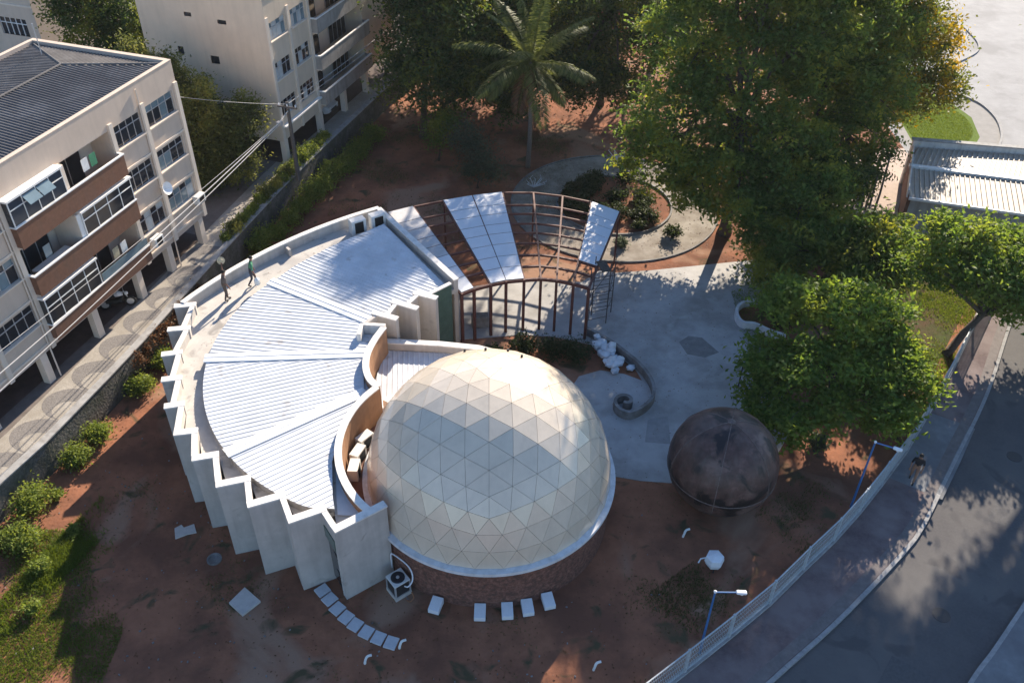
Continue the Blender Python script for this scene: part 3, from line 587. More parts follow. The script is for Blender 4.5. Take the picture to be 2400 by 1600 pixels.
# hipped fibre-cement roof, ribbed, sitting below the parapet
def roof_plane(pts, a_dir, name='roof_slope'):
    P3 = [f1.p(*q) for q in pts]; nrm = (P3[1]-P3[0]).cross(P3[2]-P3[0]).normalized(); o = P3[0]
    zf = lambda x, y: o.z-((x-o.x)*nrm.x+(y-o.y)*nrm.y)/nrm.z
    mm = MB(); corrugated(mm, [(p.x, p.y) for p in P3], (a_dir.x, a_dir.y), zf, period=.20, h=.05); return mm.build(name, 'roof_dark', b1)
hs = 3.3
roof_plane([(-18,-.23,12.02),(5.88,-.23,12.02),(hs,-4.25,12.42),(-18,-4.25,12.42)], n3)
roof_plane([(-18,-4.25,12.42),(hs,-4.25,12.42),(5.88,-8.27,12.02),(-18,-8.27,12.02)], n3)
roof_plane([(5.88,-.23,12.02),(5.88,-8.27,12.02),(hs,-4.25,12.42)], u3)
m_ = MB(); m_.tube([f1.p(-18,-4.25,12.48), f1.p(hs,-4.25,12.48)], .05, 6); m_.build('ridge_cap', 'roof_dark', b1)
for o_, b_ in ((-.23,0),(-8.27,0)): m_ = MB(); m_.tube([f1.p(hs,-4.25,12.48), f1.p(5.85,o_,12.10)], .045, 6); m_.build('hip_cap', 'roof_dark', b1)
for a in (.78,3.22,6.0,-6.52,-9.18,-12.0,-15): m_ = MB(); f1.box(m_, a-.13, a+.13, .002, .10, 3.2, 11.1); m_.build('pilaster', 'apt_light', b1)
for z in FLO:
    for a0, a1 in ((.92,3.08),(3.36,5.86),(-9.04,-6.66),(-11.86,-9.32),(-14.86,-12.14)): m_ = MB(); f1.box(m_, a0, a1, .002, .06, z-.16, z-.06); m_.build('floor_band', 'apt_light', b1)
for r_, zt in enumerate(TOPS):
    for c_, (a, b) in enumerate(WIN):
        kd = random.choice([('glass',),('glass','glass','curtain'),('glass','glass_blue')])
        if r_ == 2 and c_ == 0: kd = ('glass','glass_blue','curtain')
        if r_ == 2 and c_ == 1: kd = ('glass','curtain','glass')
        f1.window(b1, a, b, zt-1.13, zt, kinds=kd)
# balconies
for r_, fl in enumerate(FLO):
    m_ = MB(); m_.add([f1.p(-6.3,-1.25,fl), f1.p(.62,-1.25,fl), f1.p(.62,-1.25,fl+2.22), f1.p(-6.3,-1.25,fl+2.22)], [(0,1,2,3)]); m_.build('balcony_back_wall', 'apt_light', b1)
    f1.window(b1, -6.0, -3.6, fl+.02, fl+2.0, o=-1.2, cols=3, split=0, sill=False); f1.window(b1, -2.2, -.3, fl+.02, fl+2.0, o=-1.2, cols=2, split=0, sill=False)
    m_ = MB(); f1.box(m_, -3.12, -2.86, -1.2, .30, fl, fl+2.22); m_.build('balcony_divider', 'apt_light', b1)
    top = fl+(.98 if r_ < 2 else .78)
    m_ = MB(); f1.box(m_, -6.42, .74, .0, .36, fl-.05, fl+.0); m_.build('balcony_slab', 'apt_light', b1)
    bp = MB(); f1.box(bp, -6.42, .74, .362, .42, fl-.05, top); f1.box(bp, -6.42, -6.36, .004, .36, fl+.002, top-.001); f1.box(bp, .68, .74, .004, .36, fl+.002, top-.001); o = bp.build('balcony_front', 'brick_band', b1)
    m_ = MB(); f1.box(m_, -6.46, .78, .33, .45, top+.002, top+.06); f1.box(m_, -6.46, -6.33, .0, .329, top+.002, top+.06); f1.box(m_, .66, .78, .0, .329, top+.002, top+.06); m_.build('rail_cap', 'white_paint', o)
    encl = [(-6.4,-3.15)] if r_ == 0 else [(-2.85,.7)] if r_ == 1 else [(-6.4,-2.9)]
    for a0, a1 in encl:
        f1.window(b1, a0, a1, top+.065, fl+2.2, o=.385, cols=4, split=.66, kinds=('glass','glass','glass'), fm='white_paint', sill=False)
        e_ = a0 if a0 < -5 else a1
        m_ = MB(); f1.box(m_, e_-.02, e_+.02, .02, .35, top+.065, fl+2.2); m_.build('side_pane', 'glass', b1)
        m_ = MB(); f1.box(m_, a0-.06, a1+.06, .01, .47, fl+2.21, fl+2.30); m_.build('canopy', 'white_paint', b1)
    if r_ == 0:   # two open awning panes on the top enclosure
        for k in (1,2):
            a0 = -6.4+3.25*k/4; m_ = MB(); m_.add([f1.p(a0+.03,.40,fl+2.12), f1.p(a0+.78,.40,fl+2.12), f1.p(a0+.78,.75,fl+1.78), f1.p(a0+.03,.75,fl+1.78), f1.p(a0+.03,.40,fl+2.10), f1.p(a0+.78,.40,fl+2.10), f1.p(a0+.78,.75,fl+1.76), f1.p(a0+.03,.75,fl+1.76)], [(0,1,2,3),(7,6,5,4),(0,4,5,1),(1,5,6,2),(2,6,7,3),(3,7,4,0)]); m_.build('awning_pane', 'glass_blue', b1)
    if r_ == 2:   # glass balustrade and white posts on the lowest one
        m_ = MB(); f1.box(m_, -2.8, .70, .38, .40, top+.065, top+.5); m_.build('glass_rail', 'glass_blue', b1)
    if r_ == 1:
        m_ = MB(); f1.box(m_, -3.1, -2.3, .25, .33, fl, fl+2.2); m_.build('white_screen', 'white_paint', b1)
        m_ = MB(); f1.box(m_, -5.7, -3.5, -.5, .2, fl+.62, fl+.70); bt = m_.build('balcony_table', 'white_cloth', b1)
        for a in (-5.55,-3.65): m_ = MB(); f1.box(m_, a-.05, a+.05, -.4, -.3, fl, fl+.618); m_.build('leg', 'white_cloth', bt)
for a in (5.55,2.55,-.1,-3.6,-7.2,-10.7,-14.2):
    for o_ in (-.16,-3.4,-7.6): m_ = MB(); f1.box(m_, a-.2, a+.2, o_-.2, o_+.16, 1.6, 3.2); m_.build('column', 'apt_light', b1)
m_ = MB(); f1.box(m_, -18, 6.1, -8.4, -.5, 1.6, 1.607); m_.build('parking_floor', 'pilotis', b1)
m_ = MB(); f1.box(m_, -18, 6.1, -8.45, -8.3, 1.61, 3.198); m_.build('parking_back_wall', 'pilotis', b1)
m_ = MB(); q = f1.p(4.5,-6.5,11.2); m_.tube([q, q+Vector((0,0,2.6))], .03, 6); m_.build('antenna', 'aluminium', b1)
for a in (3.05,-6.75): m_ = MB(); m_.tube([f1.p(a,.06,1.62), f1.p(a,.06,11.9)], .04, 6); m_.build('downpipe', 'apt_light', b1)
for r_, a, c_ in ((0,-1.6,'white_cloth'),(0,-1.05,'shirt_green'),(1,-5.2,'glass_blue'),(2,-1.4,'straw'),(2,-.8,'white_cloth')): m_ = MB(); fl = FLO[r_]; f1.box(m_, a, a+.42, .06, .075, fl+1.15, fl+1.75); m_.build('laundry', c_, b1)
# dish and wall units hung on the facade
def ac_unit(name, label, c_, rz, size=(.8,.3,.55), group=None, grille='front'):
    r_ = thing(name, label, 'air conditioner', (c_[0], c_[1], c_[2]), group); m_ = MB(); m_.box((c_[0], c_[1], c_[2]+size[2]/2), size, rz); m_.build('casing', 'ac_white', r_, bevel=.015)
    f_ = Vector((math.sin(rz), -math.cos(rz), 0))
    m_ = MB()
    cc = Vector(c_)+f_*(size[1]/2+.006)+Vector((0,0,size[2]/2)); m_.box(cc, (size[0]*.6, .012, size[2]*.78), rz); m_.build('fan_grille', 'black', r_); return r_
fq = f1.p(2.9,.10,6.62); ds = thing('satellite_dish', 'round white satellite dish on the cream facade between windows', 'satellite dish', fq)
m_ = MB(); ax = (n3+Vector((0,0,.35))).normalized(); e1 = ax.cross(Vector((0,0,1))).normalized(); e2 = e1.cross(ax); c0 = fq+n3*.35
vs = [c0]; 
for j in (1,2): vs += [c0+ax*(.045*j*j)+(e1*math.cos(t)+e2*math.sin(t))*.17*j for t in np.linspace(0,2*math.pi,17)[:-1]]
m_.add(vs, [(0,1+k,1+(k+1)%16) for k in range(16)]+[(1+k,17+k,17+(k+1)%16,1+(k+1)%16) for k in range(16)]); m_.build('reflector', 'white_box', ds)
m_ = MB(); m_.tube([fq, c0], .025, 6); m_.tube([c0, c0+ax*.4], .012, 5); m_.build('bracket', 'aluminium', ds)
za = math.atan2(n3.y, n3.x)+math.pi/2
for k, (a, z) in enumerate(((5.5,4.35),(1.5,4.0))):
    q = f1.p(a,.30,z); ac_unit('wall_ac_unit', ['small wall air conditioner by the corner of the cream block','white air conditioner on the cream block beside the lowest balcony'][k], q, za, (.7,.36,.5))
# second block
b2 = thing('apartment_block', 'pale beige apartment block with blank end wall and grey balconies', 'apartment building', (-15.1,53.02,1.6))
f2 = Fac((-15.1,53.02,0)); holes = []; W2 = [(.45,2.45),(3.08,4.92)]
for zt in TOPS: holes += [(a, b, zt-1.1, zt-.02) for a, b in W2]
for fl in FLO: holes.append((5.5,12.6,fl,fl+2.22,1.2))
m_ = MB(); f2.holed(m_, .2, 18, 3.25, 12.3, holes, .2)
eh = [(-3.3,-2.7,10.5,10.75),(-5.6,-5.1,10.7,10.95),(-6.6,-6.2,8.2,8.7),(-4.3,-3.7,7.9,8.4)]
# end wall facing the camera with small openings
A = sorted({-9., 0., *[h[0] for h in eh], *[h[1] for h in eh]}); Z = sorted({3.25, 12.3, *[h[2] for h in eh], *[h[3] for h in eh]})
for i in range(len(A)-1):
    for j in range(len(Z)-1):
        if any(h[0] < (A[i]+A[i+1])/2 < h[1] and h[2] < (Z[j]+Z[j+1])/2 < h[3] for h in eh): continue
        m_.add([f2.p(.2,A[i],Z[j]), f2.p(.2,A[i+1],Z[j]), f2.p(.2,A[i+1],Z[j+1]), f2.p(.2,A[i],Z[j+1])], [(0,1,2,3)])
m_.add([f2.p(18,-9,3.25), f2.p(18,0,3.25), f2.p(18,0,12.3), f2.p(18,-9,12.3)], [(0,1,2,3)]); m_.add([f2.p(.2,-9,3.25), f2.p(18,-9,3.25), f2.p(18,-9,12.3), f2.p(.2,-9,12.3)], [(0,1,2,3)])
m_.add([f2.p(.2,-9,3.25), f2.p(18,-9,3.25), f2.p(18,0,3.25), f2.p(.2,0,3.25)], [(0,1,2,3)])
m_.build('wall', 'apt2', b2)
for h in eh: m_ = MB(); f2.box(m_, .26, .30, h[0], h[1], h[2], h[3]); m_.build('vent_window', 'glass', b2)
m_ = MB(); f2.box(m_, .15, 18, -.2, .06, 12.302, 12.4); f2.box(m_, .15, .4, -9, -.201, 12.302, 12.4); m_.build('parapet_cap', 'white_paint', b2)
m_ = MB(); f2.box(m_, .4, 18, -8.9, -.2, 11.9, 12.05); m_.build('roof', 'metal_roof_beige', b2)
for a in (.32,2.75,5.2): m_ = MB(); f2.box(m_, a-.12, a+.12, .002, .09, 3.25, 11.2); m_.build('pilaster', 'apt_light', b2)
for r_, zt in enumerate(TOPS):
    for c_, (a, b) in enumerate(W2): f2.window(b2, a, b, zt-1.1, zt-.02, kinds=('glass_blue','curtain') if r_ == 0 else ('glass','glass','curtain'), sill=(r_ != 2))
for r_, fl in enumerate(FLO):
    m_ = MB(); m_.add([f2.p(5.5,-1.2,fl), f2.p(12.6,-1.2,fl), f2.p(12.6,-1.2,fl+2.22), f2.p(5.5,-1.2,fl+2.22)], [(0,1,2,3)]); m_.build('balcony_back_wall', 'apt_light', b2)
    f2.window(b2, 5.8, 8.2, fl+.02, fl+2.0, o=-1.15, cols=3, split=0, sill=False); f2.window(b2, 9.6, 12.2, fl+.02, fl+2.0, o=-1.15, cols=4, split=0, sill=False)
    m_ = MB(); f2.box(m_, 5.35, 12.75, .0, .44, fl-.05, fl); m_.build('balcony_slab', 'apt_light', b2)
    bp = MB(); f2.box(bp, 5.35, 12.75, .442, .5, fl-.05, fl+.9); f2.box(bp, 5.35, 5.41, .004, .44, fl+.002, fl+.9); f2.box(bp, 12.69, 12.75, .004, .44, fl+.002, fl+.9); o = bp.build('balcony_front', 'apt2_grey', b2)
    m_ = MB(); f2.box(m_, 5.31, 12.79, .40, .53, fl+.902, fl+.97); f2.box(m_, 5.31, 5.45, 0, .399, fl+.902, fl+.97); m_.build('rail_cap', 'white_paint', o)
m_ = MB(); f2.box(m_, 5.3, 12.8, .0, .9, 11.0, 11.1); m_.build('balcony_roof', 'white_paint', b2)
m_ = MB(); f2.box(m_, .3, 5.2, .02, .3, 4.2, 4.3); m_.build('ledge', 'white_paint', b2)
for a in (.5,5.3,9,12.6,17):
    for o_ in (-.16,-4,-8): m_ = MB(); f2.box(m_, a-.2, a+.2, o_-.2, o_+.16, 1.6, 3.25); m_.build('column', 'apt_light', b2)
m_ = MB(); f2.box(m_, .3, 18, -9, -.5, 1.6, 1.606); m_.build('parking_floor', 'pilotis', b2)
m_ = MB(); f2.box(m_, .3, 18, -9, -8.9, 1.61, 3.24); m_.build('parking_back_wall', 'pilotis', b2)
# third block, only its corner shows beyond the first
b3 = thing('apartment_block', 'distant cream apartment block with barred window behind the dark roof', 'apartment building', (-34,62.5,1.6))
f3 = Fac((-33.2,61.5,0)); m_ = MB()
eh = [(-3.2,-.9,9.2,10.4),(-3.2,-.9,6.6,7.8),(-8,-5.6,9.2,10.4),(-8,-5.6,6.6,7.8)]
A = sorted({-14., 0., *[h[0] for h in eh], *[h[1] for h in eh]}); Z = sorted({1.6, 13.5, *[h[2] for h in eh], *[h[3] for h in eh]})
for i in range(len(A)-1):
    for j in range(len(Z)-1):
        if any(h[0] < (A[i]+A[i+1])/2 < h[1] and h[2] < (Z[j]+Z[j+1])/2 < h[3] for h in eh): continue
        m_.add([f3.p(0,A[i],Z[j]), f3.p(0,A[i+1],Z[j]), f3.p(0,A[i+1],Z[j+1]), f3.p(0,A[i],Z[j+1])], [(0,1,2,3)])
m_.add([f3.p(0,0,1.6), f3.p(16,0,1.6), f3.p(16,0,13.5), f3.p(0,0,13.5)], [(0,1,2,3)]); m_.add([f3.p(0,0,13.5), f3.p(16,0,13.5), f3.p(16,-14,13.5), f3.p(0,-14,13.5)], [(0,1,2,3)])
m_.add([f3.p(0,-14,1.6), f3.p(16,-14,1.6), f3.p(16,-14,13.5), f3.p(0,-14,13.5)], [(0,1,2,3)]); m_.add([f3.p(16,0,1.6), f3.p(16,-14,1.6), f3.p(16,-14,13.5), f3.p(16,0,13.5)], [(0,1,2,3)])
m_.build('wall', 'apt', b3)
for h in eh:
    m_ = MB(); f3.box(m_, .12, .15, h[0], h[1], h[2], h[3]); w_ = m_.build('window', 'glass', b3); m_ = MB()
    for i in range(6): x = h[0]+(h[1]-h[0])*i/5; f3.box(m_, .05, .10, x-.025, x+.025, h[2], h[3])
    f3.box(m_, .045, .095, h[0], h[1], h[2]+.8, h[2]+.85); m_.build('window_bars', 'white_paint', w_)
for z in (8.7,11.2): m_ = MB(); f3.box(m_, -.06, -.002, -14, 0, z, z+.12); m_.build('floor_band', 'apt_light', b3)
m_ = MB(); f3.box(m_, -.5, -.01, -13, -4.5, 7.6, 8.6); m_.build('balcony_front', mat('blue_grey', (.16,.18,.26), .8), b3)

# ------------------------------------------------------------------ low building at right
b4 = thing('low_building', 'low service building with beige ribbed roof and long white parapet', 'building', (29,51,0))
FRL, FRR = Vector((24.3,48.7)), Vector((36.2,45.5)); BKL, BKR = Vector((26.75,54.73)), Vector((38.6,53.0)); RGL, RGR = Vector((25.4,52.3)), Vector((37.2,49.4))
for poly, z_a, z_b, o in (([FRL,FRR,RGR,RGL], 2.5, 2.72, FRL), ([RGL,RGR,BKR,BKL], 2.78, 2.86, RGL)):
    d = (RGL-FRL).normalized() if o is FRL else (BKL-RGL).normalized(); L_ = ((RGL-FRL) if o is FRL else (BKL-RGL)).length
    m_ = MB(); corrugated(m_, [tuple(p) for p in poly], tuple(d), (lambda o, d, L_, za_, zb_: lambda x, y: za_+(zb_-za_)*((Vector((x, y))-o).dot(d))/L_)(o, d, L_, z_a, z_b), period=.3, h=.06); m_.build('ribbed_roof', 'metal_roof_beige', b4)
m_ = MB(); m_.seg(RGL, RGR, .34, 2.70, 2.875); m_.build('ridge_flashing', 'white_paint', b4)
m_ = MB(); m_.seg(BKL+Vector((-.3,.3)), BKR+Vector((0,.3)), .3, 0, 3.3); m_.build('parapet', 'render_white', b4)
m_ = MB(); m_.seg(BKL+Vector((-.4,.3)), BKR+Vector((0,.3)), .4, 3.303, 3.38); m_.build('parapet_cap', 'conc_grey', b4)
m_ = MB(); m_.seg(FRL+Vector((-.05,-.08)), FRR+Vector((0,-.08)), .12, 2.4, 2.56); m_.build('gutter', 'white_paint', b4)
m_ = MB(); m_.seg(FRL+Vector((.05,.05)), BKL+Vector((-.08,.1)), .2, 0, 2.44); m_.build('end_wall', 'brown_wall', b4)
m_ = MB(); m_.seg(FRL+Vector((-.12,.1)), BKL+Vector((-.2,.1)), .08, 2.45, 2.95); m_.build('end_fascia', 'render_white', b4)
for k in range(5):
    a, b = FRL.lerp(FRR, k/5), FRL.lerp(FRR, (k+1)/5); d = (b-a).normalized(); m_ = MB(); m_.seg(a+d*.02+Vector((.03,.2)), b-d*.02+Vector((.03,.2)), .15, 0, 2.42); m_.build('wall_panel', 'conc_grey', b4)
# far houses beyond the trees
for k, (x, y, wd, dp, hh, m1, m2, rz, lb) in enumerate([(7.5,84,6,5,3.2,'house_wall','lot',8,'small red-walled house with white roof seen through the trees'),(14.5,92,8,6,4.0,'house_cream','render_white',-6,'cream house behind the trees with a pale flat roof'),(-2,96,9,6,3.6,'house_cream','lot',10,'long pale house far behind the palm')]):
    h_ = thing('house', lb, 'house', (x, y, 0)); m_ = MB(); m_.box((x, y, hh/2), (wd,dp,hh), R(rz)); m_.build('wall', m1, h_)
    m_ = MB(); m_.box((x, y, hh+.12), (wd+.7,dp+.7,.22), R(rz)); m_.build('roof', m2, h_)
    d = Vector((math.cos(R(rz)), math.sin(R(rz)))); e = Vector((-d.y, d.x))
    for t in (-.3,.25): q = Vector((x, y))+d*wd*t-e*(dp/2+.02); m_ = MB(); m_.box((q.x, q.y, 1.5), (1.0,.06,1.0), R(rz)); m_.build('window', 'glass', h_)
    q = Vector((x, y))-e*(dp/2+.02); m_ = MB(); m_.box((q.x, q.y, 1.05), (.9,.06,2.1), R(rz)); m_.build('door', 'brown_wall', h_)

# ------------------------------------------------------------------ street fence, lamps, pole, wires
fen = thing('street_fence', 'pale grey metal mesh fence along the curving pavement', 'fence', (12,22.6,.0)); FH = 1.5
for i, p in enumerate(FN):
    a = Vector(FN[max(i-1,0)]); b = Vector(FN[min(i+1,len(FN)-1)]); m_ = MB(); m_.box((p[0], p[1], .80), (.09,.09,1.66), math.atan2((b-a).y, (b-a).x)); m_.build('post', 'fence_paint', fen)
for i in range(len(FN)-1):
    a, b = Vector(FN[i]), Vector(FN[i+1]); d = (b-a).normalized(); a2, b2_ = a+d*.06, b-d*.06; L_ = (b2_-a2).length
    for z in (1.57,.27): m_ = MB(); m_.seg(a2, b2_, .045, z, z+.045); m_.build('rail', 'fence_paint', fen)
    m_ = MB(); k = int(L_/.10)
    for j in range(1, k):
        q = a2+d*L_*j/k; m_.box((q.x, q.y, .94), (.014,.014,1.28), math.atan2(d.y, d.x))
    for z in (.6,.95,1.3): m_.box(((a2.x+b2_.x)/2, (a2.y+b2_.y)/2, z), (L_,.012,.012), math.atan2(d.y, d.x))
    tag(m_.build('wire_mesh', 'fence_paint', fen), kind='stuff')
m_ = MB(); m_.ribbon_wall(FN, .2, 0, .22); m_.build('plinth', 'conc_grey', fen)
for (x, y, h, ex, ey, lb) in ((7.2,18.77,3.8,8.02,18.74,'blue street lamp behind the fence by the white lantern box'),(14.9,26.0,4.0,15.6,25.62,'blue street lamp beside the fence under the leafy tree')):
    l_ = thing('street_lamp', lb, 'street lamp', (x, y, 0), 'blue street lamps inside the fence')
    m_ = MB(); m_.tube([(x,y,0),(x,y,h*.5),(x,y,h)], [.055,.045,.035], 8); m_.build('post', 'blue_post', l_)
    m_ = MB(); m_.tube([(x,y,h-.02),(ex,ey,h+.03)], .03, 6); m_.build('arm', 'blue_post', l_)
    m_ = MB(); d = Vector((ex-x, ey-y)).normalized(); m_.box((ex+d.x*.08, ey+d.y*.08, h+.04), (.36,.17,.10), math.atan2(d.y, d.x)); hd = m_.build('lamp_head', 'white_box', l_, bevel=.03)
    m_ = MB(); m_.lathe((ex+d.x*.1, ey+d.y*.1, h-.05), [(.03,-.02),(.07,.0),(.07,.038)], 10); m_.build('lens', 'lamp_glass', hd)
    m_ = MB(); m_.lathe((x,y,h), [(.05,-.03),(.06,.03),(.02,.07)], 8); m_.build('top_cap', 'white_box', l_)
up_ = thing('utility_pole', 'dark concrete utility pole with bracket at the edge of the walkway', 'utility pole', (-13.9,51.2,1.6))
m_ = MB(); m_.tube([(-13.9,51.2,1.6),(-13.9,51.2,6.9)], [.15,.10], 8); m_.build('shaft', 'pole', up_)
m_ = MB(); m_.tube([(-13.9,51.2,6.35),(-14.1,49.7,6.3)], .035, 6); m_.build('bracket', 'aluminium', up_)
m_ = MB(); m_.box((-13.9,51.1,6.6), (1.3,.08,.10), R(-15)); ca = m_.build('crossarm', 'pole', up_)
for t in (-.55,0,.55): m_ = MB(); m_.lathe((-13.9+t*math.cos(R(-15)), 51.1+t*math.sin(R(-15)), 6.65), [(.03,0),(.05,.05),(.03,.09),(.05,.12),(.02,.16)], 8); m_.build('insulator', 'white_box', ca)
m_ = MB(); m_.box((-14.1,49.6,6.25), (.25,.3,.22), R(70)); m_.build('spacer_box', 'aluminium', up_)
def wire(a, b, sag, r=.014, nm='power_line', lb='', ):
    a, b = Vector(a), Vector(b); pts = [a.lerp(b, t)-Vector((0,0,sag*4*t*(1-t))) for t in np.linspace(0,1,17)]; m_ = MB(); m_.tube(pts, r, 5); return tag(m_.build(nm, 'wire'), lb, 'cable', 'cables strung along the cream apartment block')
wire((-14.1,49.6,6.3),(-22.0,21,6.4), .25, .028, 'cable_bundle', 'thick pale cable bundle running past the cream block from the bracket')
wire((-14.1,49.6,6.2),(-21.6,20,6.2), .25, .022, lb='pale cable hung just under the thick bundle')
wire((-14.0,49.7,6.38),(-22.8,21,6.9), .3, .014, lb='thin cable hung above the thick bundle')
wire((-13.9,51.1,6.8),(-19.6,46,9.6), .15, .012, lb='thin cable rising from the pole towards the cream block')
wire((-13.9,51.2,6.75),(-4.5,78,7.4), .35, .02, lb='cable running from the pole towards the far trees')
wire((-13.4,51.1,6.78),(-4.0,78,7.5), .35, .014, lb='thin cable running from the crossarm towards the far trees')

rd = bpy.data.objects['road']
for poly in ([(13.0,17.0),(14.2,16.2),(15.6,18.0),(14.4,18.8)], [(20.6,25.4),(22.0,24.6),(23.4,26.6),(21.9,27.2)], [(24.5,31),(25.6,30.4),(27.2,33.2),(26.0,33.8)]):
    m_ = MB(); m_.sheet(poly, .008); m_.build('asphalt_patch', mat('asphalt_patch', (.085,.082,.083), .9, var=.2, scale=8), rd)
for k, (x, y) in enumerate(((16.9,20.6),(23.4,29.2))):
    m_ = MB(); m_.lathe((x, y, .004), [(.34,0),(.34,.012),(.28,.012),(.28,.008)], 20); tag(m_.build('manhole_cover', 'frame_dark'), ['round manhole cover in the road near the lower lamp','round manhole cover in the road near the walking person'][k], 'manhole cover')
# ------------------------------------------------------------------ small things on the site
for k, (x, y) in enumerate([(-7.3,21.21),(-6.95,20.81),(-6.58,20.39),(-6.18,20.01),(-5.78,19.69),(-5.32,19.38),(-4.83,19.14),(-4.33,18.95)]):
    a = R(-48+k*4.5); m_ = MB(); m_.box((x, y, .04), (.46,.52,.08), a); o = m_.build('stepping_slab', 'paver', bevel=.01)
    tag(o, 'square pale slab in the curved stepping path from the tall window', 'paving slab', 'pale slabs of the curved stepping path')
for k, (x, y, rz) in enumerate([(-2.77,20.5,-16),(-1.05,20.22,0),(0,20.3,4),(.78,20.47,10),(1.59,20.78,15)]):
    t_ = thing('white_seat_block', 'white block seat with sloped top beside the brick drum', 'block seat', (x, y, 0), 'white block seats below the dome'); m_ = MB()
    d = Matrix.Rotation(R(rz), 3, 'Z'); q = [d @ Vector(v) for v in [(-.22,-.3,.06),(.22,-.3,.06),(.22,.3,.06),(-.22,.3,.06),(-.22,-.3,.28),(.22,-.3,.28),(.22,.3,.38),(-.22,.3,.38)]]
    m_.add([v+Vector((x, y, 0)) for v in q], [(3,2,1,0),(4,5,6,7),(0,1,5,4),(1,2,6,5),(2,3,7,6),(3,0,4,7)]); m_.build('block', 'white_box', t_, bevel=.012)
    m_ = MB(); m_.box((x, y, .03), (.36,.5,.06), R(rz)); m_.build('plinth', 'frame_dark', t_)
def slab(name, lb, poly, z, m):
    m_ = MB(); m_.prism(poly, 0, z); return tag(m_.build(name, m, bevel=.008), lb, 'cover')
slab('concrete_cover', 'square pale concrete inspection cover lying tilted on red soil', [(-10.81,20.53),(-10.37,21.25),(-9.6,20.63),(-10.15,19.98)], .12, 'concrete_slab')
slab('broken_cover', 'broken pale concrete cover by the fin walls on red soil', [(-14.03,24.15),(-13.8,24.35),(-13.65,24.2),(-13.28,24.4),(-13.05,23.95),(-13.4,23.85),(-13.83,23.6)], .06, 'concrete_slab')
m_ = MB(); m_.lathe((-11.95,22.62,0), [(.30,0),(.30,.07),(.22,.07),(.22,.02)], 20); tag(m_.build('drain_ring', 'grey_cem'), 'grey round drain ring set in red soil near the fins', 'drain cover')
acg = thing('ac_condenser', 'top-fan air conditioner condenser with white pipe by the front wall', 'air conditioner', (-4.28,21.25,0))
m_ = MB(); m_.box((-4.28,21.25,.10), (.72,.72,.2), R(38)); m_.build('base', 'concrete_slab', acg)
m_ = MB(); m_.box((-4.28,21.25,.52), (.64,.64,.64), R(38)); bd = m_.build('casing', 'frame_dark', acg, bevel=.01)
for a in (0,90,180,270):
    d = Vector((math.cos(R(a+83)), math.sin(R(a+83))))*.455; m_ = MB(); m_.box((-4.28+d.x, 21.25+d.y, .525), (.06,.06,.65), R(38)); m_.build('corner_post', 'aluminium', bd)
m_ = MB(); m_.box((-4.28,21.25,.87), (.70,.70,.055), R(38)); m_.build('top_plate', 'ac_white', acg, bevel=.01)
m_ = MB(); m_.lathe((-4.28,21.25,.90), [(.28,0),(.28,.02),(.24,.028)], 24); m_.build('fan_grille', 'glass', acg)
m_ = MB(); m_.lathe((-4.28,21.25,.925), [(.07,0),(.07,.025),(.03,.035)], 12); m_.build('fan_hub', 'aluminium', acg)
m_ = MB(); m_.tube(smoothline([(-4.6,21.95,.6),(-4.6,21.95,1.35),(-4.5,21.9,1.5),(-3.95,21.55,1.35),(-3.72,21.3,1.15),(-3.7,21.1,.9),(-3.85,20.95,.75),(-4.0,21.0,.7)], 4), .03, 6); m_.build('pipe', 'white_box', acg)
m_ = MB(); m_.tube(smoothline([(-3.75,20.95,.4),(-3.65,20.85,.2),(-3.8,20.75,.05),(-3.95,20.85,.04)], 4), .022, 5); m_.build('hose', 'copper', acg)
ac_unit('roof_ac_unit', 'white air conditioner on the roof deck next to the side wall', (-7.55,42.55,3.553), R(33), (.85,.5,.85))
ac_unit('roof_ac_unit', 'white air conditioner on the roof deck by the curved parapet', (-8.55,41.95,3.553), R(33), (.85,.5,.85))
for k, (x, y, rz, lb) in enumerate([(-6.22,27.05,52,'white air conditioner box in the gap beside the dome, nearest the low link roof'),(-6.38,26.2,70,'white air conditioner box in the gap beside the dome, middle of three'),(-6.42,25.35,88,'white air conditioner box in the gap beside the dome, nearest the rubble')]):
    ac_unit('gap_ac_unit', lb, (x, y, 2.2), R(rz), (.75,.42,.62))
ac_unit('link_ac_unit', 'small weathered unit on the link roof touching the dome', (-5.45,29.3,2.45), R(55), (.45,.3,.45))
for k in range(16):
    a = R(random.uniform(196,226)); r_ = random.uniform(4.5,4.78); s_ = random.uniform(.07,.2); m_ = MB(); m_.box((AC[0]+r_*math.cos(a), AC[1]+r_*math.sin(a), 2.2+s_*.3), (s_*2,s_,s_*.6), random.uniform(0,3), 0, 0)
    tag(m_.build('rubble_piece', random.choice(['bark','copper','concrete_slab','black'])), 'piece of rubble and scrap in the gap behind the front wall', 'rubble', 'rubble between inner wall and dome')
lb_ = thing('lantern_box', 'pale six-sided box on short legs in the dark grass', 'lantern', (8.3,22.6,0)); m_ = MB(); m_.lathe((8.3,22.6,.3), [(.30,0),(.40,.25),(.36,.5),(.1,.58)], 6); m_.build('box', 'white_box', lb_)
for a in (30,150,270): m_ = MB(); m_.tube([(8.3+.2*math.cos(R(a)), 22.6+.2*math.sin(R(a)), 0), (8.3+.2*math.cos(R(a)), 22.6+.2*math.sin(R(a)), .31)], .03, 5); m_.build('leg', 'frame_dark', lb_)
m_ = MB(); m_.tube([(8.0,22.7,.6),(7.75,22.62,.62),(7.65,22.5,.5)], .03, 5); m_.build('handle', 'white_box', lb_)
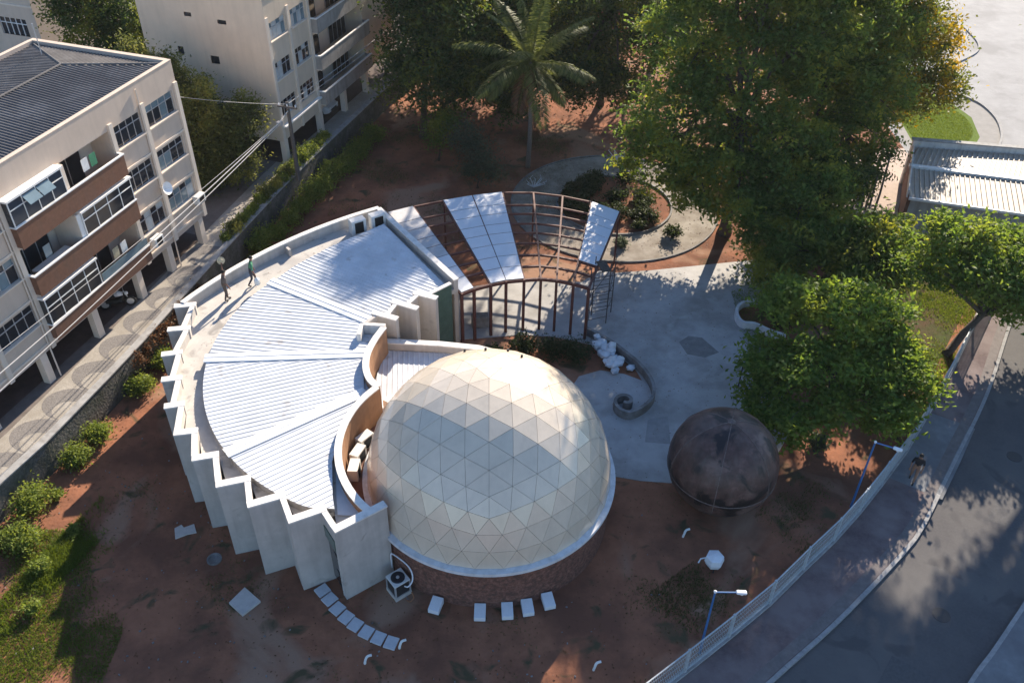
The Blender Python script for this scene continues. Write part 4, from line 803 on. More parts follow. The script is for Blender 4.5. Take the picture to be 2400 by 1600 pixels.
for k, (x, y, lb) in enumerate([(7.33,24.2,'bent white pipe stub on red soil near the dark ball'),(-5.2,18.1,'bent white pipe stub beyond the end of the stepping path'),(3.2,18.0,'bent white pipe stub in weeds below the dome'),(-4.0,18.75,'short white tap stub at the end of the stepping path')]):
    m_ = MB(); m_.tube(smoothline([(x,y,0),(x+.03,y,.2),(x+.1,y+.08,.34),(x+.26,y+.12,.38)], 4), [.05]*13, 6); tag(m_.build('pipe_stub', 'white_cloth'), lb, 'pipe')
m_ = MB(); m_.tube([(11.42,33.73,.03),(11.42,33.73,1.5)], .035, 6); m_.box((11.42,33.73,1.52), (.14,.14,.05)); tag(m_.build('plaza_post', 'frame_dark'), 'thin dark post standing on the concrete plaza', 'post')
for k, (x, y, s_, lb) in enumerate([(7.27,57.4,1.1,'pale leafless twig sculpture on the far side of the round path'),(1.29,53.6,1.0,'pale leafless twig sculpture beside the round path near the palm')]):
    m_ = MB()
    for j in range(14):
        a = random.uniform(0,6.28); e = random.uniform(.5,1.3); p = Vector((x,y,.02)); q = p+Vector((math.cos(a)*math.cos(e), math.sin(a)*math.cos(e), math.sin(e)))*s_*random.uniform(.5,1); r_ = q+Vector((random.uniform(-.2,.2), random.uniform(-.2,.2), random.uniform(.05,.3)))
        m_.tube([p, q, r_], [.03,.02,.012], 5)
    tag(m_.build('twig_sculpture', 'white_rock'), lb, 'sculpture')
# litter: small pale chips scattered on the soil (too many to pick apart)
m_ = MB()
for k in range(420):
    x, y = random.uniform(-20,6), random.uniform(15.5,30)
    if math.hypot(x+.85, y-25.6) < 5.5 or (-16.5 < x < -4.4 and y > 20.6 and x > -16.3+(34-y)*.6): continue
    s_ = random.uniform(.012,.05); m_.box((x, y, s_*.35), (s_*1.6,s_,s_*.7), random.uniform(0,3))
tag(m_.build('stone_chips', 'grey_cem'), 'small stone chips scattered over the red soil', 'gravel', kind='stuff')

def litter(name, label, x0, x1, y0, y1, n, m, size=.07, z=.012, keep=None):
    P = np.c_[rng.uniform(x0,x1,n), rng.uniform(y0,y1,n)]
    if keep is not None: P = P[keep(P)]
    C = np.c_[P, np.full(len(P), z)]; o = leafmesh(name, C, size, m, None, up_=3.5, base=(C[:,0].mean(), C[:,1].mean(), 0)); return tag(o, label, 'leaf litter', kind='stuff')
LITTER = True
# ------------------------------------------------------------------ vehicles under the blocks
def wheel(root, c, r, w, ax):
    t_ = MB(); n = 18; vs = []; fs = []
    a1 = ax.normalized(); e1 = Vector((0,0,1)); e2 = a1.cross(e1)
    prof = [(r*.62,-w/2),(r*.95,-w/2),(r,-w/4),(r,w/4),(r*.95,w/2),(r*.62,w/2)]
    for q, o_ in prof:
        for k in range(n): t = 2*math.pi*k/n; vs.append(Vector(c)+a1*o_+(e1*math.cos(t)+e2*math.sin(t))*q)
    for j in range(5):
        for k in range(n): fs.append((j*n+k, j*n+(k+1)%n, (j+1)*n+(k+1)%n, (j+1)*n+k))
    t_.add(vs, fs); w_ = t_.build('wheel', 'rubber', root)
    t_ = MB(); vs = []
    for o_ in (-w*.35, w*.35): vs += [Vector(c)+a1*o_+(e1*math.cos(2*math.pi*k/n)+e2*math.sin(2*math.pi*k/n))*r*.63 for k in range(n)]
    t_.add(vs, [tuple(range(n)), tuple(range(2*n-1,n-1,-1))]+[(k,(k+1)%n,n+(k+1)%n,n+k) for k in range(n)]); t_.build('rim', 'aluminium', w_)
mo = f1.p(-1.3,-.75,1.607); mt = thing('motorcycle', 'dark motorcycle parked between columns under the cream block', 'motorcycle', mo); fx = (n3*.8+u3*.6).normalized(); sx = Vector((-fx.y, fx.x, 0))
for s_ in (-.62,.62): wheel(mt, mo+fx*s_+Vector((0,0,.3)), .3, .1, sx)
W = lambda a, b, z: mo+fx*a+sx*b+Vector((0,0,z))
m_ = MB(); m_.tube([W(-.55,0,.45),W(-.1,0,.4),W(.2,0,.45),W(.35,0,.7)], [.10,.16,.16,.08], 8); m_.build('engine', 'black', mt)
m_ = MB(); m_.tube([W(-.05,0,.78),W(.12,0,.84),W(.36,0,.8)], [.10,.15,.09], 8); m_.build('tank', 'white_box', mt)
m_ = MB(); m_.tube([W(-.7,0,.80),W(-.4,0,.76),W(-.05,0,.76)], [.07,.12,.10], 8); m_.build('saddle', 'rubber', mt)
m_ = MB(); m_.tube([W(.62,0,.3),W(.42,0,.95)], .035, 6); m_.build('fork', 'aluminium', mt)
m_ = MB(); m_.tube([W(.36,-.36,1.0),W(.42,0,.97),W(.36,.36,1.0)], .018, 5); m_.build('handlebar', 'aluminium', mt)
m_ = MB(); m_.lathe(tuple(W(.52,0,.8)), [(.03,-.1),(.09,-.05),(.09,.06),(.03,.1)], 10); m_.build('headlight', 'lamp_glass', mt)
co = f2.p(8.2,-2.6,1.607); ct = thing('parked_car', 'white car parked nose out under the beige block', 'car', co); fx = n3; sx = u3
W = lambda a, b, z: co+fx*a+sx*b+Vector((0,0,z))
def loft(secs):   # sections: (a, halfwidth, z0, z1, topwidth)
    mb = MB(); vs = []; fs = []
    for a, hw, z0_, z1_, tw in secs: vs += [W(a,-hw,z0_), W(a,hw,z0_), W(a,hw,z0_+(z1_-z0_)*.6), W(a,tw,z1_), W(a,-tw,z1_), W(a,-hw,z0_+(z1_-z0_)*.6)]
    for i in range(len(secs)-1):
        for k in range(6): fs.append((i*6+k, i*6+(k+1)%6, (i+1)*6+(k+1)%6, (i+1)*6+k))
    fs += [tuple(range(5,-1,-1)), tuple(range(len(secs)*6-6, len(secs)*6))]; mb.add(vs, fs); return mb
loft([(-2,.74,.32,.85,.68),(-1.6,.8,.22,.95,.74),(.8,.8,.22,.93,.74),(1.7,.78,.24,.82,.7),(1.98,.70,.34,.66,.62)]).build('body', 'car_white', ct, bevel=.03)
loft([(-1.75,.70,.94,1.0,.62),(-1.2,.70,.94,1.44,.54),(.1,.70,.94,1.46,.54),(.95,.70,.92,.97,.64)]).build('cabin', 'glass', ct, bevel=.02)
loft([(-1.15,.545,1.43,1.475,.5),(.1,.545,1.445,1.49,.5)]).build('roof', 'car_white', ct)
for s_ in (-.55,.55): m_ = MB(); m_.box(W(1.93,s_,.62), (.12,.26,.13), math.atan2(fx.y, fx.x)); m_.build('headlight', 'lamp_glass', ct)
m_ = MB(); m_.box(W(1.98,0,.45), (.06,.8,.14), math.atan2(fx.y, fx.x)); m_.build('grille', 'black', ct)
for a in (-1.25,1.25):
    for s_ in (-.72,.72): wheel(ct, W(a,s_,.3), .3, .19, sx)

# ------------------------------------------------------------------ people
def person(label, loc, rz, J, shirt, trousers, skin, shoes='shoe', hair='hair', sleeve=True):
    """J: joint positions in metres, z up, x right, y forward"""
    r_ = thing('person', label, 'person', loc, rz=rz)
    order = list(J); idx = {k: i for i, k in enumerate(order)}
    bones = [('pelvis','waist',.135,'t'),('waist','chest',.13,'s'),('chest','neck',.07,'s'),('neck','head',.085,'k'),('head','crown',.085,'k')]
    rad = dict(pelvis=.145, waist=.125, chest=.155, neck=.055, head=.085, crown=.075)
    for s_ in 'lr':
        bones += [('chest',s_+'sho',.07,'s'),(s_+'sho',s_+'elb',.05,'s' if sleeve else 'k'),(s_+'elb',s_+'wri',.04,'k'),(s_+'wri',s_+'hand',.035,'k'),('pelvis',s_+'hip',.1,'t'),(s_+'hip',s_+'knee',.07,'t'),(s_+'knee',s_+'ank',.05,'t'),(s_+'ank',s_+'toe',.04,'h')]
        rad.update({s_+'sho':.062, s_+'elb':.045, s_+'wri':.030, s_+'hand':.036, s_+'hip':.092, s_+'knee':.062, s_+'ank':.042, s_+'toe':.036})
        w_, h_ = Vector(J[s_+'wri']), Vector(J[s_+'hand']); d = (h_-w_).normalized(); e = d.cross(Vector((0,.2,1))).normalized()
        for f_ in range(4):
            n_ = s_+'f%d' % f_; J[n_] = h_+d*(.075-.008*abs(f_-1.4))+e*(f_-1.5)*.022; rad[n_] = .009; bones.append((s_+'hand',n_,.01,'k')); order.append(n_)
        n_ = s_+'thumb'; J[n_] = w_.lerp(h_,.6)+e*.07+d*.03; rad[n_] = .010; bones.append((s_+'hand',n_,.01,'k')); order.append(n_)
    idx = {k: i for i, k in enumerate(order)}
    me = bpy.data.meshes.new('body'); me.from_pydata([tuple(J[k]) for k in order], [(idx[a], idx[b]) for a, b, _, _ in bones], [])
    o = bpy.data.objects.new('body', me); col.objects.link(o); bpy.context.view_layer.objects.active = o
    md = o.modifiers.new('skin', 'SKIN'); md.use_smooth_shade = True
    sv = me.skin_vertices[0].data if me.skin_vertices else None
    if sv is None:
        bm = bmesh.new(); bm.from_mesh(me); bm.verts.layers.skin.verify(); bm.to_mesh(me); bm.free(); sv = me.skin_vertices[0].data
    for k, i in idx.items(): sv[i].radius = (rad[k], rad[k]); sv[i].use_root = (k == 'pelvis')
    sb = o.modifiers.new('sub', 'SUBSURF'); sb.levels = 2; sb.render_levels = 2
    dg = bpy.context.evaluated_depsgraph_get(); ev = o.evaluated_get(dg); nm = bpy.data.meshes.new_from_object(ev); bpy.data.objects.remove(o); 
    for k in (shirt, trousers, skin, shoes): nm.materials.append(M[k])
    code = {'s':0,'t':1,'k':2,'h':3}; seg_ = [(Vector(J[a]), Vector(J[b]), code[c_]) for a, b, _, c_ in bones]
    nm.materials.clear()
    for k in (shirt, trousers, skin, shoes): nm.materials.append(M[k])
    for p in nm.polygons:
        c_ = p.center; best = (9,0)
        for a, b, m__ in seg_:
            ab = b-a; t = max(0, min(1, (c_-a).dot(ab)/max(ab.dot(ab),1e-6))); dd = (c_-(a+ab*t)).length
            if dd < best[0]: best = (dd, m__)
        p.material_index = best[1]; p.use_smooth = True
    zmin = min(v.co.z for v in nm.vertices)
    for v in nm.vertices: v.co.z -= zmin
    nm.name = 'body'; b = bpy.data.objects.new('body', nm); col.objects.link(b); b.parent = r_
    hd = Vector(J['head']); m_ = MB(); vs = []; fs = []; n = 12   # hair cap
    for j, ph in enumerate((5,35,65,88)):
        for k in range(n): t = 2*math.pi*k/n; vs.append(hd+Vector((math.cos(t)*math.cos(R(ph))*.098, math.sin(t)*math.cos(R(ph))*.108-.012, math.sin(R(ph))*.125+.03-zmin)))
    for j in range(3):
        for k in range(n): fs.append((j*n+k, j*n+(k+1)%n, (j+1)*n+(k+1)%n, (j+1)*n+k))
    fs.append(tuple(range(3*n,4*n))); m_.add(vs, fs)
    me = meshof(m_, 'hair', hair); h_ = bpy.data.objects.new('hair', me); col.objects.link(h_); h_.parent = r_
    # small face: nose, eyes
    m_ = MB(); m_.box(hd+Vector((0,.095,-.005-zmin)), (.022,.03,.04)); me = meshof(m_, 'nose', skin); q = bpy.data.objects.new('nose', me); col.objects.link(q); q.parent = r_
    for ex_ in (-.03,.03): m_ = MB(); m_.box(hd+Vector((ex_,.086,.02-zmin)), (.02,.012,.012)); me = meshof(m_, 'eye', 'black'); q = bpy.data.objects.new('eye', me); col.objects.link(q); q.parent = r_
    return r_, zmin
def stand(lean=0., stride=.18, arms=None):
    J = dict(pelvis=(0,0,.93), waist=(0,lean*.3,1.10), chest=(0,lean*.8,1.36), neck=(0,lean,1.50), head=(0,lean*1.15+.01,1.62), crown=(0,lean*1.15,1.70),
        lsho=(-.19,lean*.85,1.40), lelb=(-.25,lean*.8-.05,1.12), lwri=(-.24,lean*.8+.06,.88), lhand=(-.235,lean*.8+.09,.80),
        rsho=(.19,lean*.85,1.40), relb=(.25,lean*.8+.0,1.12), rwri=(.24,lean*.8+.10,.88), rhand=(.235,lean*.8+.13,.80),
        lhip=(-.095,0,.88), lknee=(-.10,stride*.5+.03,.49), lank=(-.10,stride*.8,.09), ltoe=(-.10,stride*.8+.17,.035),
        rhip=(.095,0,.88), rknee=(.10,-stride*.15+.03,.48), rank=(.10,-stride,.10), rtoe=(.10,-stride+.16,.035))
    if arms: J.update(arms)
    return {k: Vector(v) for k, v in J.items()}
pa, z_ = person('person in brown clothes on the roof deck lifting a straw hat to the side', (-14.1,35.5,3.553), R(-60), stand(.10,.10,dict(lelb=(-.46,.15,1.42), lwri=(-.62,.2,1.62), lhand=(-.68,.22,1.69))), 'shirt_grey', 'trouser_brown', 'skin')
ht = thing('straw_hat', 'pale straw hat held up by the person in brown on the roof', 'hat', (0,0,0))
m_ = MB(); m_.lathe((0,0,0), [(.19,0),(.19,.012),(.09,.03),(.085,.09),(.05,.11)], 18); me = meshof(m_, 'brim', 'straw'); bpy.data.objects.remove(ht)
ht = bpy.data.objects.new('straw_hat', me); col.objects.link(ht); ht.location = Vector((-14.1,35.5,3.553))+Matrix.Rotation(R(-60),3,'Z') @ Vector((-.78,.25,1.80)); ht.rotation_euler = (1.1,.5,.3); tag(ht, 'pale straw hat held up by the person in brown on the roof', 'hat')
pb, z_ = person('person in green shirt and dark trousers walking on the roof deck with a bag', (-13.1,36.8,3.553), R(-75), stand(.10,.24,dict(relb=(.36,.10,1.12), rwri=(.44,.2,.92), rhand=(.46,.22,.84))), 'shirt_green', 'trouser_dark', 'skin')
m_ = MB(); c_ = Vector((-13.1,36.8,3.553))+Matrix.Rotation(R(-75),3,'Z') @ Vector((.47,.24,.50)); m_.lathe((c_.x, c_.y, c_.z-.18), [(.09,0),(.15,.06),(.14,.30),(.05,.42),(.02,.50)], 10); tag(m_.build('cloth_bag', 'white_cloth'), 'white cloth bag carried by the person in green on the roof', 'bag')
pc, z_ = person('person in dark clothes walking on the pavement beside the fence', (18.0,27.5,.125), R(150), stand(.06,.22), 'shirt_black', 'skin2', 'skin2')

# ------------------------------------------------------------------ vegetation
def leafmesh(name, C, size, m, parent=None, up_=.35, asp=.5, base=None):
    """C: (n,3) leaf centres; every leaf is a small folded rhombus"""
    n = len(C); size = np.asarray(size)*np.ones(n)
    nr = rng.normal(size=(n,3)); nr[:,2] = np.abs(nr[:,2])+up_; nr /= np.linalg.norm(nr,axis=1)[:,None]
    t = rng.normal(size=(n,3)); t -= (t*nr).sum(1)[:,None]*nr; t /= np.linalg.norm(t,axis=1)[:,None]; b = np.cross(nr,t)
    s = (size*rng.uniform(.65,1.35,n))[:,None]
    V = np.empty((n,4,3)); V[:,0] = C-t*s*.5-nr*s*.06; V[:,1] = C+b*s*asp*.5+nr*s*.05; V[:,2] = C+t*s*.5-nr*s*.10; V[:,3] = C-b*s*asp*.5+nr*s*.05
    V = V.reshape(-1,3); o = np.array(OFF[parent.name]) if parent is not None else np.array(base)
    me = bpy.data.meshes.new(name); me.vertices.add(4*n); me.vertices.foreach_set('co', (V-o).ravel())
    me.loops.add(4*n); me.loops.foreach_set('vertex_index', np.arange(4*n,dtype=np.int32)); me.polygons.add(n); me.polygons.foreach_set('loop_start', np.arange(0,4*n,4,dtype=np.int32)); me.polygons.foreach_set('loop_total', np.full(n,4,dtype=np.int32)); me.update()
    me.materials.append(M[m]); ob = bpy.data.objects.new(name, me); col.objects.link(ob); OFF[ob.name] = tuple(o)
    if parent is not None: ob.parent = parent
    else: ob.location = tuple(o)
    return ob
def clumps(lobes, ncl, per, spread, shell=.55, flat=.75):
    L = np.array(lobes, float); vol = L[:,3]**2; pick = rng.choice(len(L), ncl, p=vol/vol.sum()); d = rng.normal(size=(ncl,3)); d[:,2] += .25; d /= np.linalg.norm(d,axis=1)[:,None]
    r = rng.uniform(shell,1.02,ncl)[:,None]; rz = L[pick,4] if L.shape[1] > 4 else L[pick,3]*.8
    cc = L[pick,:3]+d*r*np.c_[L[pick,3],L[pick,3],rz]
    sp = spread*rng.uniform(.6,1.4,ncl); P = np.repeat(cc,per,0)+rng.normal(size=(ncl*per,3))*np.repeat(sp,per)[:,None]*[1,1,flat]
    return P[P[:,2] > .15], cc
def tree(name, label, base, lobes, ncl, per, spread, leaf, m, tr=.18, group=None, fork=.45, bark='bark', twigs=14, shell=.55, flat=.75, asp=.5, cat='tree'):
    t_ = thing(name, label, cat, base, group); base = Vector(base); P, cc = clumps(lobes, ncl, per, spread, shell, flat)
    zt = max(l[2] for l in lobes); cx = np.average([l[0] for l in lobes], weights=[l[3] for l in lobes]); cy = np.average([l[1] for l in lobes], weights=[l[3] for l in lobes])
    fz = base.z+(zt-base.z)*fork; fp = Vector((base.x+(cx-base.x)*.35, base.y+(cy-base.y)*.35, fz)); mid = base.lerp(fp,.5)+Vector((random.uniform(-.15,.15), random.uniform(-.15,.15), 0))
    m_ = MB(); m_.tube([base-Vector((0,0,.0)), base.lerp(mid,.15)+Vector((0,0,.1)), mid, fp], [tr*1.5,tr*1.05,tr*.9,tr*.75], 8)
    for l in lobes:
        q = Vector(l[:3]); a = fp.lerp(q,.5)+Vector((random.uniform(-.3,.3), random.uniform(-.3,.3), random.uniform(.0,.4))); m_.tube([fp-Vector((0,0,.2)), a, q], [tr*.6,tr*.38,tr*.16], 6)
        near = [c_ for c_ in cc if np.linalg.norm(c_-np.array(l[:3])) < l[3]*1.05]
        for k in range(min(twigs, len(near))):
            c_ = Vector(near[k]); s_ = a.lerp(q, random.uniform(.2,.9)); m_.tube([s_, s_.lerp(c_,.55)+Vector((0,0,.15)), c_], [tr*.18,tr*.12,.015], 4)
    m_.build('trunk', bark, t_, smooth=True); leafmesh('crown', P, leaf, m, t_, asp=asp); return t_
# big shade trees behind the plaza
tree('shade_tree', 'large dark feathery shade tree spreading over the round garden path', (13.2,48.2,0), [(9.6,49.2,7.2,3.2,2.8),(12.4,47.8,5.2,2.9,2.4),(13.4,50.2,9.8,3.9,3.2),(10.4,51.2,11.3,3.3,2.6),(15.6,47.6,6.4,2.9,2.6),(8.2,49.4,5.0,2.0,2.2),(12.2,52.4,14.6,4.0,3.2),(16.5,50.5,11.5,3.2,2.6),(13.0,45.8,3.4,2.0,1.8),(10.6,47.4,4.0,1.9,1.7),(15.2,45.4,3.2,1.9,1.7),(14.5,52,17.5,3.6,3)], 640, 115, .50, .28, 'leaf_mid', .34, asp=.5, twigs=16, shell=.6, flat=.45)
tree('shade_tree', 'tall dense tree behind the feathery shade tree with yellowish tips', (19.2,54.6,0), [(18.4,52.4,8.2,3.6,3.0),(21.4,53.2,7.6,3.2,2.8),(19.4,55.4,11.8,3.9,3.2),(22.3,56,10,2.9,2.4),(17.2,54.6,14.2,3.6,2.8),(20.4,51.2,5.4,2.5,2.2),(18,58,17,3.5,3),(21.5,53,18.6,2.6,1.6),(24,54,19,2.6,1.6),(26.6,54.6,19.2,2.4,1.5),(19,52.4,18.4,2.4,1.5),(17.6,50,4.6,2.3,2.2),(21,50.6,3.6,1.8,1.6)], 680, 115, .50, .28, 'leaf_mid', .32, asp=.5, twigs=12, shell=.6, flat=.45)
tree('flowering_tree', 'tree with orange yellow blossoms beside the pale concrete yard', (25.8,59.4,0), [(24.6,58,9.8,3.0,2.4),(27.0,59.6,8.4,2.5,2.2),(25.2,60.4,12.8,2.9,2.4),(28.4,58.4,5.6,2.2,1.6),(23.6,57.2,6.8,2.4,2),(25.5,57.6,5.2,2.2,1.8)], 700, 44, .42, .27, 'leaf_yellow', .25, asp=.5, twigs=10, shell=.35)
tree('understory_tree', 'low bushy tree in front of the slender palms by the plaza corner', (17.4,46.2,0), [(17.0,46.0,3.4,2.0,1.7),(18.8,47.0,4.2,1.9,1.6),(15.9,47.6,4.8,1.7,1.4),(17.8,44.6,2.6,1.5,1.2)], 330, 42, .38, .26, 'leaf_dark', .16, twigs=10, shell=.35)
tree('understory_tree', 'round dark tree between the plaza planter and the low building', (19.4,41.6,0), [(19.3,41.2,3.9,2.0,1.6),(17.2,41.8,3.6,1.8,1.4),(20.8,42.6,3.2,1.8,1.4),(18.6,39.2,2.8,1.6,1.2),(16.2,43.2,3.2,1.5,1.3)], 360, 42, .38, .27, 'leaf_mid', .17, twigs=10, shell=.4)
tree('understory_tree', 'dark low tree leaning over the white planter at the plaza corner', (15.9,42.0,0), [(14.5,42.6,3.2,1.7,1.3),(15.8,41.0,3.6,1.7,1.3),(14.0,40.5,2.4,1.2,.9),(16.0,43.8,4.8,1.8,1.4),(17.6,44.6,5.0,1.7,1.4),(13.4,43.6,4.0,1.3,1.0),(15.2,39.2,2.2,1.1,.8)], 170, 95, .38, .25, 'leaf_mid', .16, twigs=10, shell=.45)
tree('plaza_tree', 'bright green spreading tree between the dark ball and the fence', (15.9,32.6,0), [(14.4,31.4,3.4,2.0,1.1),(17.2,32.0,3.5,1.9,1.1),(12.3,32.2,3.0,1.5,.9),(15.9,33.9,5.0,1.7,1.1),(13.5,34.6,4.6,1.6,1.0),(18.7,31.0,2.8,1.3,.8),(15.1,29.7,2.3,1.5,.9),(12.3,29.2,1.9,1.3,.8),(17.0,29.6,2.3,1.2,.8),(18.0,34.2,4.4,1.3,.9),(11.6,30.6,2.2,1.1,.7)], 290, 105, .36, .25, 'leaf_bright', .17, twigs=14, flat=.42, asp=.5, shell=.5)
tree('roadside_tree', 'broad leafy tree leaning over the fence and pavement', (23.0,36.6,0), [(22.6,39.6,5.4,1.9,1.3),(25.0,39.2,4.8,2.2,1.5),(28.4,39.6,4.3,2.3,1.6),(23.6,37.4,3.9,1.9,1.4),(27.4,38.2,4.2,2.3,1.7),(20.9,38.8,4.2,1.6,1.1),(25.4,37.2,3.2,1.6,1.2),(31.5,39.0,4.6,2.2,1.8),(29.5,37.5,4.2,2.2,1.8),(26.5,36.2,3.6,1.6,1.3),(31.5,36.6,5.0,2.2,1.8)], 330, 105, .42, .26, 'leaf_bright', .22, asp=.5, twigs=12, shell=.5, flat=.45)
# dark trees behind the palm
tree('background_tree', 'dark leafy tree by the bend of the walkway beyond the hedge', (-6.8,60.8,0), [(-6.4,60.2,5.6,3.4,3.4),(-7.2,63.4,9.4,2.9,2.6),(-4.2,61.6,8.0,3.0,2.8),(-6.2,63.6,12,3.6,2.8),(-4.0,60.2,4.4,2.2,2.2)], 1000, 46, .46, .28, 'leaf_dark', .24, twigs=8, shell=.3)
tree('background_tree', 'dark tree standing just behind the coconut palm', (-1.2,65.4,0), [(-3.2,64,4.5,2.4,2.2),(-1.6,65,7.6,3.6,3.2),(1.6,66.4,9.6,3.4,2.8),(-3.6,67,11,3.4,2.8),(1.2,64,5,2.8,2.4),(-1.0,63,4,2.4,2.2),(3.2,64.6,3.6,2.6,2.2),(-.4,61.6,2.6,1.8,1.5),(5.0,68,18.8,2.3,1.6),(3.4,67.6,19.2,1.8,1.3)], 1150, 46, .44, .29, 'leaf_dark', .26, twigs=8, shell=.3)
tree('background_tree', 'thin-crowned tree beside the small red-walled house', (6.6,66.8,0), [(5.6,66,7.4,2.9,2.6),(8.4,67.4,9.2,3.0,2.4),(4.4,62.6,4.0,2.4,2.0),(5.8,66,4.4,2.6,2.2),(9.6,64.4,6.2,2.6,2.2),(7.4,62.5,3.6,2.2,1.8),(8.0,68.5,18.0,2.6,1.8),(10.4,69,18,2.4,1.8)], 820, 44, .42, .28, 'leaf_dark', .24, twigs=8, shell=.35)
tree('background_tree', 'sparse brown-limbed tree in front of the cream house', (11.5,74,0), [(11,73.6,6.8,2.8,2.2),(13.6,75,8.4,3,2.4),(9.2,76,9,2.8,2.2)], 190, 40, .45, .30, 'leaf_mid', .26)
tree('background_tree', 'pale green tree beyond the beige block near the far walkway', (-6.4,75,0), [(-6.2,74.6,7.2,3.4,3),(-9.2,76.6,8.6,3.2,2.8),(-2.6,76.4,9,3.4,2.8),(-6,79,12,3.6,3)], 560, 44, .46, .30, 'leaf_dark', .26, twigs=8, shell=.35)
tree('sapling', 'feathery grey-green sapling left of the coconut palm', (-2.5,53.4,0), [(-2.5,53,2.6,1.1,1.2),(-3.2,53.8,3.6,1.0,1.0),(-1.8,52.6,1.8,.9,.8)], 130, 34, .36, .20, 'leaf_grey', .07, asp=.3)
tree('sapling', 'dark green sapling beside the hedge near the walkway bend', (-5.4,57.2,0), [(-5.3,57,2.2,1.0,1.2),(-4.6,57.4,3.0,.8,.8)], 80, 34, .3, .20, 'leaf_mid', .06)
# trees between the blocks
tree('conifer_tree', 'bushy olive tree between the two apartment blocks', (-19.3,50.4,1.6), [(-19.4,50.2,5.0,2.2,2.3),(-20.4,50.4,7.2,1.8,1.8),(-17.8,50.8,4.8,1.8,1.9),(-19.4,49.8,3.0,1.9,1.4),(-16.6,51.2,6.0,1.3,1.4),(-17.2,50.4,3.2,1.5,1.3),(-18.6,50.6,7.4,1.1,1.3)], 800, 40, .30, .21, 'leaf_pine', .17, asp=.4, twigs=8, shell=.4)
tree('conifer_tree', 'taller olive tree rising behind the dark ribbed roof', (-22.2,51.6,1.6), [(-22.2,51.2,6.6,1.8,2.4),(-22.4,51.0,9.4,1.1,1.6),(-21.0,51.6,8.2,1.3,1.5),(-23.6,51.6,5.6,1.5,1.8)], 480, 40, .28, .20, 'leaf_pine', .15, asp=.4, twigs=8, shell=.4)
tree('dense_tree', 'dense dark green tree between the far cream block and the beige block', (-27.4,59.4,1.6), [(-27.2,58.8,7.4,2.7,2.8),(-29.4,60,9.4,2.4,2.4),(-25.4,58.6,8.8,2.0,2.2),(-27.6,60,11.5,2.6,2.2),(-25,58.2,5.4,1.9,1.9)], 650, 44, .34, .24, 'leaf_dark', .22, twigs=8, shell=.3)
# tall trees just outside the view whose shade falls across the road
tree('roadside_tree', 'tall wide street tree beyond the low building shading the road', (33.0,48.0,0), [(29.2,46.4,13.4,1.9,1.4),(28.9,48.7,16.2,2.2,1.4),(26.9,49.3,17.3,2.1,1.3),(30.9,48.2,15.6,2.2,1.5),(33.5,44.5,9.5,2.0,1.7),(25.2,50,18.4,2.0,1.3),(34.8,46,13,2.4,2),(33.6,49.4,16,2.8,2.2),(30.4,51,18.6,2.4,1.8)], 640, 40, .40, .30, 'leaf_mid', .3, twigs=6, shell=.3, fork=.6)
tree('background_tree', 'dense tree filling the gap left of the small red-walled house', (2.6,71.5,0), [(2.4,70.8,4.6,2.8,2.4),(4.6,71.6,7.2,2.6,2.2),(0.4,71.4,7.0,2.6,2.2),(-1.8,70.2,4.2,2.4,2.2)], 460, 44, .44, .29, 'leaf_dark', .24, twigs=6, shell=.35)
tree('background_tree', 'dense low tree behind the leafy tree at the walkway bend', (-4.6,69.0,0), [(-4.4,68.4,4.2,2.6,2.4),(-6.6,69,6.2,2.4,2.2),(-2.8,68.6,6.6,2.4,2.2)], 380, 44, .44, .28, 'leaf_dark', .24, twigs=6, shell=.35)
# slender palms beside the low building
for k, (x, y, h_, lb) in enumerate([(19.95,46.36,4.4,'a'),(20.8,47.2,4.9,'b'),(21.6,47.9,4.6,'c'),(22.5,49.0,5.2,'d'),(23.0,51.4,5.0,'e')]):
    t_ = thing('slender_palm', 'slender dark palm in the row beside the low building', 'palm tree', (x, y, 0), 'slender palms beside the low building'); m_ = MB(); m_.tube([(x,y,0),(x+.06,y,h_*.5),(x,y+.05,h_)], [.09,.07,.06], 7); m_.build('trunk', 'palm_bark', t_)
    for j in range(11):
        a = 2*math.pi*j/11+random.uniform(-.2,.2); f_ = MB(); prev = None; el = random.uniform(.2,1.1)
        for i in range(8):
            s_ = i/7; r_ = 1.25*s_; p = Vector((x+math.cos(a)*r_, y+math.sin(a)*r_, h_+math.sin(el)*r_-.95*s_*s_)); 
            if prev is not None:
                d = (p-prev).normalized(); sd = d.cross(Vector((0,0,1))).normalized()
                for sg in (-1,1):
                    q = prev+sd*sg*.34*(1-.6*s_)+Vector((0,0,-.10))+d*.12; f_.add([prev, prev.lerp(p,.6), q], [(0,1,2)])
            prev = p
        f_.build('frond', 'leaf_dark', t_)
